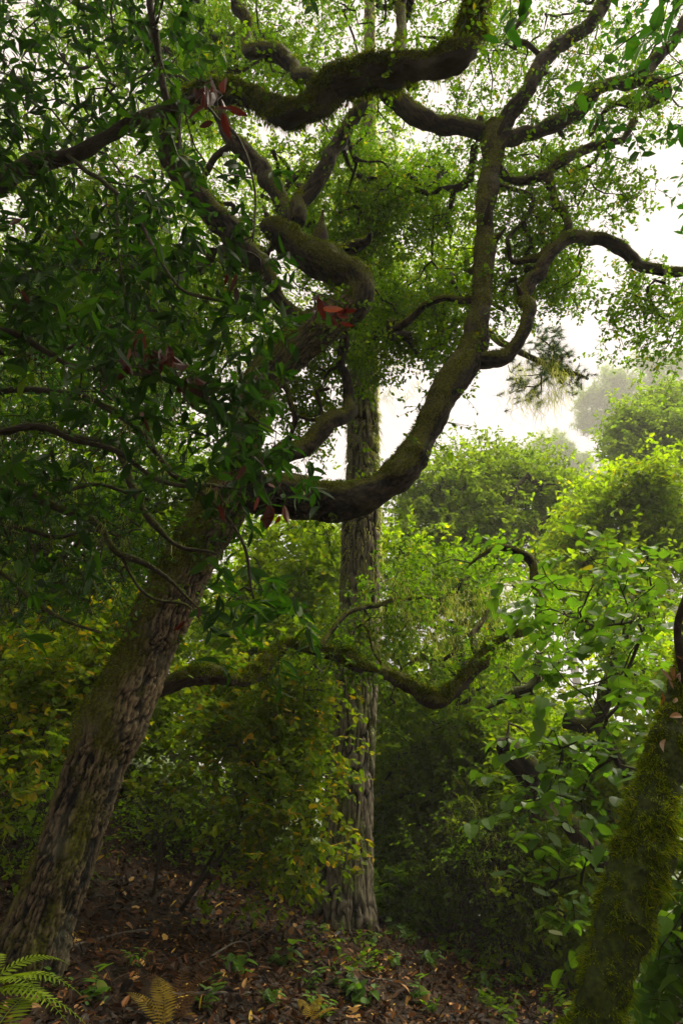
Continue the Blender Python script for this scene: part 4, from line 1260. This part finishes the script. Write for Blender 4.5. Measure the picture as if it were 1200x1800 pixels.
g1 = on_ground(290, 1810)
fern('yellowing fern upright on the bank beside a brown one', g1, [(2.2, 1.1), (1.9, .9), (2.8, .8)], .42, 'fernyellow', arch=.35)
fern('dry brown fern standing right of the yellow fern', on_ground(310, 1800), [(1.55, 1.25), (1.0, 1.0)], .38, 'fernbrown', arch=.2)
fern('small yellow fern in the leaf litter below the pine', on_ground(545, 1798), [(1.0, 1.0), (2.2, .9), (.2, .7)], .26, 'fernyellow', arch=.4)

# ------------------------------------------------------------------ litter, roots, sticks, seedlings
def ground_cover_colour():
    """low green ground cover takes over from bare soil beyond the bank"""
    t = M['ground'].node_tree
    p = [n for n in t.nodes if n.type == 'BSDF_PRINCIPLED'][0]
    old = p.inputs['Base Color'].links[0].from_socket
    g = t.nodes.new('ShaderNodeNewGeometry')
    sx = t.nodes.new('ShaderNodeSeparateXYZ'); t.links.new(g.outputs['Position'], sx.inputs[0])
    mr = t.nodes.new('ShaderNodeMapRange'); mr.inputs[1].default_value = 9.5; mr.inputs[2].default_value = 12.5
    t.links.new(sx.outputs['Y'], mr.inputs[0])
    mx = t.nodes.new('ShaderNodeMix'); mx.data_type = 'RGBA'
    t.links.new(mr.outputs[0], mx.inputs[0]); t.links.new(old, mx.inputs[6]); mx.inputs[7].default_value = (.03, .05, .006, 1)
    t.links.new(mx.outputs[2], p.inputs['Base Color'])


ground_cover_colour()


def litter():
    m = MB()
    n = 90000
    x = rng.uniform(-5.5, 5.5, n); y = 3.0 + 10 * rng.random(n) ** 1.3
    z = ground_h(x, y)
    base = np.stack([x, y, z + rng.uniform(0, .03, n)], -1)
    up = unit(np.array([0, 0, 1.0]) + rng.normal(size=(n, 3)) * .45)
    d = unit(np.cross(up, rdir(n)))
    add_leaves(m, base, d, up, .06 * (.3 + 1.5 * rng.random(n) ** 2), rng.uniform(.25, .65, n), 'small')
    k9 = 9000
    add_leaves(m, base[:k9] + [0, 0, .012], rdir(k9), unit(rdir(k9) + [0, 0, .8]), .05 * rng.uniform(.5, 1.7, k9), rng.uniform(.3, .6, k9), 'round')
    o = m.build('leaf_litter', M['litter'])
    o['label'] = 'orange brown fallen leaves covering the forest floor'
    o['category'] = 'leaf litter'
    o['kind'] = 'stuff'
    # dead grass and rootlets hanging down the dark bank
    m = MB()
    n = 5200
    x = rng.uniform(-4.5, 1.2, n); y = rng.uniform(5.2, 9.5, n)
    b = np.stack([x, y, ground_h(x, y)], -1)
    s = np.linspace(0, 1, 6)
    d = unit(rng.normal(size=(n, 3)) + [0.3, -.8, 1.2])
    L = rng.uniform(.08, .4, n)
    nod = b[:, None] + d[:, None] * (L[:, None] * s)[..., None]
    nod[:, :, 2] -= L[:, None] * s ** 2 * .9
    nod[:, :, 2] = np.maximum(nod[:, :, 2], ground_h(nod[:, :, 0], nod[:, :, 1]) + .004)
    thin_tubes(m, nod, .0016, .0008)
    o = m.build('dead_grass', M['fernbrown'])
    o['label'] = 'thin dead grass and rootlets trailing down the dark bank'
    o['category'] = 'dead grass'
    o['kind'] = 'stuff'


litter()


def herbs():
    m = MB()
    n = 480
    x = rng.uniform(-.4, 3.2, n); y = rng.uniform(6.2, 10.5, n)
    keep = noise(np.stack([x * 1.3, y * 1.3, 0 * x], -1), 4) + .12 * x > .55
    x, y = x[keep], y[keep]
    b = np.stack([x, y, ground_h(x, y) - .01], -1)
    sprays(m, m, b, rng.normal(size=b.shape) * .5 + [0, 0, 1], .22, 7, .06, .5, 'round', droop=.3, flat=.7, r0=.002)
    o = m.build('ground_plants', M['shrubleaf'])
    o['label'] = 'low green herbs spreading over the slope right of the pine'
    o['category'] = 'ground cover'
    o['kind'] = 'stuff'


herbs()


def stick(label, a, b, r, bend=.08):
    a, b = np.array(a), np.array(b)
    s = np.linspace(0, 1, 14)
    pts = a + (b - a) * s[:, None]
    pts = pts + np.outer(np.sin(s * 3.1), rdir(1)[0]) * bend * np.linalg.norm(b - a)
    h = ground_h(pts[:, 0], pts[:, 1])
    pts[:, 2] = np.maximum(pts[:, 2], h + r * 1.2)
    m = MB()
    tube(m, pts, np.linspace(r, r * .4, 14), 7, disp_small, 0)
    for k in (5, 9):
        e = pts[k] + unit(rdir(1)[0] * .6 + (b - a) / np.linalg.norm(b - a)) * .25 * np.linalg.norm(b - a)
        e[2] = max(e[2], float(ground_h(e[0], e[1])) + .02)
        pl, _ = resample(np.vstack([pts[k], (pts[k] + e) / 2 + rdir(1)[0] * .02, e]), [r] * 3, .05)
        tube(m, pl, np.linspace(r * .5, r * .2, len(pl)), 5, None, 0)
    o = m.build('fallen_stick', M['stick'], None, True)
    o['label'] = label
    o['category'] = 'stick'


stick('pale forked dry stick beside the foot of the leaning oak', on_ground(130, 1665), on_ground(300, 1640), .009)
stick('thin pale stick leaning from the litter under the hazel', on_ground(210, 1560), P(190, 1430, 6.3), .005, .12)
stick('dark fallen branch lying across the litter at bottom centre', on_ground(300, 1758), on_ground(440, 1752), .016)
stick('curved twig on the litter left of the pine foot', on_ground(350, 1700), on_ground(440, 1680), .008, .2)
stick('small stick lying on the slope below the pine', on_ground(640, 1720), on_ground(730, 1745), .008)
stick('slim stick near the foot of the shaggy trunk', on_ground(900, 1740), on_ground(960, 1790), .007)
stick('bare stem slanting from the bank towards the pine', on_ground(440, 1590), P(600, 1560, 7.8), .005, .05)


def seedling_proto(seed, broad):
    global rng
    keep = rng
    rng = np.random.default_rng(seed)
    root = thing('seedling', '', 'seedling', (0, 0, 0))
    st, lf = MB(), MB()
    for k in range(5):
        a = rng.uniform(0, 6.28); r = rng.uniform(.0, .006)
        b = np.array([[math.cos(a) * r, math.sin(a) * r, -.02]])
        d = np.array([[math.cos(a) * .5, math.sin(a) * .5, 1.1]])
        sprays(lf, st, b, d, .20, 7, .075 if broad else .06, .62 if broad else .4, 'round', droop=.15, flat=.75, r0=.002)
    st.build('stem', M['twig'], root)
    lf.build('foliage', M['hazelleaf'], root)
    rng = keep
    return root


protos = [seedling_proto(101, True), seedling_proto(102, False), seedling_proto(103, True)]
used = [False] * 3
spots = [(600, 1745, 'with round leaves below the pine trunk'), (545, 1735, 'left of the pine foot at the bottom'), (640, 1770, 'on the litter at bottom centre'), (690, 1700, 'on the slope right of the pine foot'),
         (720, 1660, 'by the right root of the pine'), (760, 1700, 'on the slope halfway to the brush heap'), (500, 1700, 'with narrow leaves left of the pine'), (360, 1770, 'beside the brown fern'),
         (420, 1720, 'in the dark litter under the hazel'), (170, 1760, 'between the green fern and the yellow fern'), (570, 1790, 'at the bottom edge under the pine'), (810, 1690, 'in front of the brush heap'),
         (690, 1640, 'touching the right side of the pine base'), (100, 1740, 'behind the green fern'), (860, 1740, 'at the foot of the slope on the right'), (740, 1760, 'low on the slope near the bottom edge'),
         (240, 1700, 'near the pale forked stick'), (480, 1770, 'beside the small yellow fern'), (650, 1660, 'close under the pine bark'), (920, 1700, 'at the edge of the dark hollow')]
for i, (px, py, lab) in enumerate(spots):
    k = i % 3
    loc = on_ground(px, py)
    s = float(rng.uniform(.6, 1.15))
    lab = 'green seedling ' + lab
    if not used[k]:
        o = protos[k]; used[k] = True
        o.location = [float(a) for a in loc]; o.scale = (s, s, s); o['label'] = lab; o['group'] = 'seedlings on the forest floor'
    else:
        dup(protos[k], loc, float(rng.uniform(0, 6.28)), s, lab, 'seedlings on the forest floor')

# ------------------------------------------------------------------ haze
def haze():
    x0, x1, y0, y1, z0, z1 = -120, 180, -22, 230, -18, 160
    v = [(x, y, z) for x in (x0, x1) for y in (y0, y1) for z in (z0, z1)]
    f = [(0, 1, 3, 2), (4, 6, 7, 5), (0, 4, 5, 1), (2, 3, 7, 6), (0, 2, 6, 4), (1, 5, 7, 3)]
    m = bpy.data.meshes.new('haze'); m.from_pydata(v, [], f); m.update()
    mt = bpy.data.materials.new('mist'); mt.use_nodes = True
    t = mt.node_tree; t.nodes.clear()
    o = t.nodes.new('ShaderNodeOutputMaterial'); p = t.nodes.new('ShaderNodeVolumePrincipled')
    p.inputs['Color'].default_value = (.97, .96, .95, 1)
    p.inputs['Density'].default_value = HAZE
    t.links.new(p.outputs[0], o.inputs['Volume'])
    m.materials.append(mt)
    ob = bpy.data.objects.new('haze', m); C.objects.link(ob)
    ob['kind'] = 'stuff'; ob['label'] = 'pale mist in the air'; ob['category'] = 'haze'


HAZE = 0.0015
if HAZE > 0:
    haze()
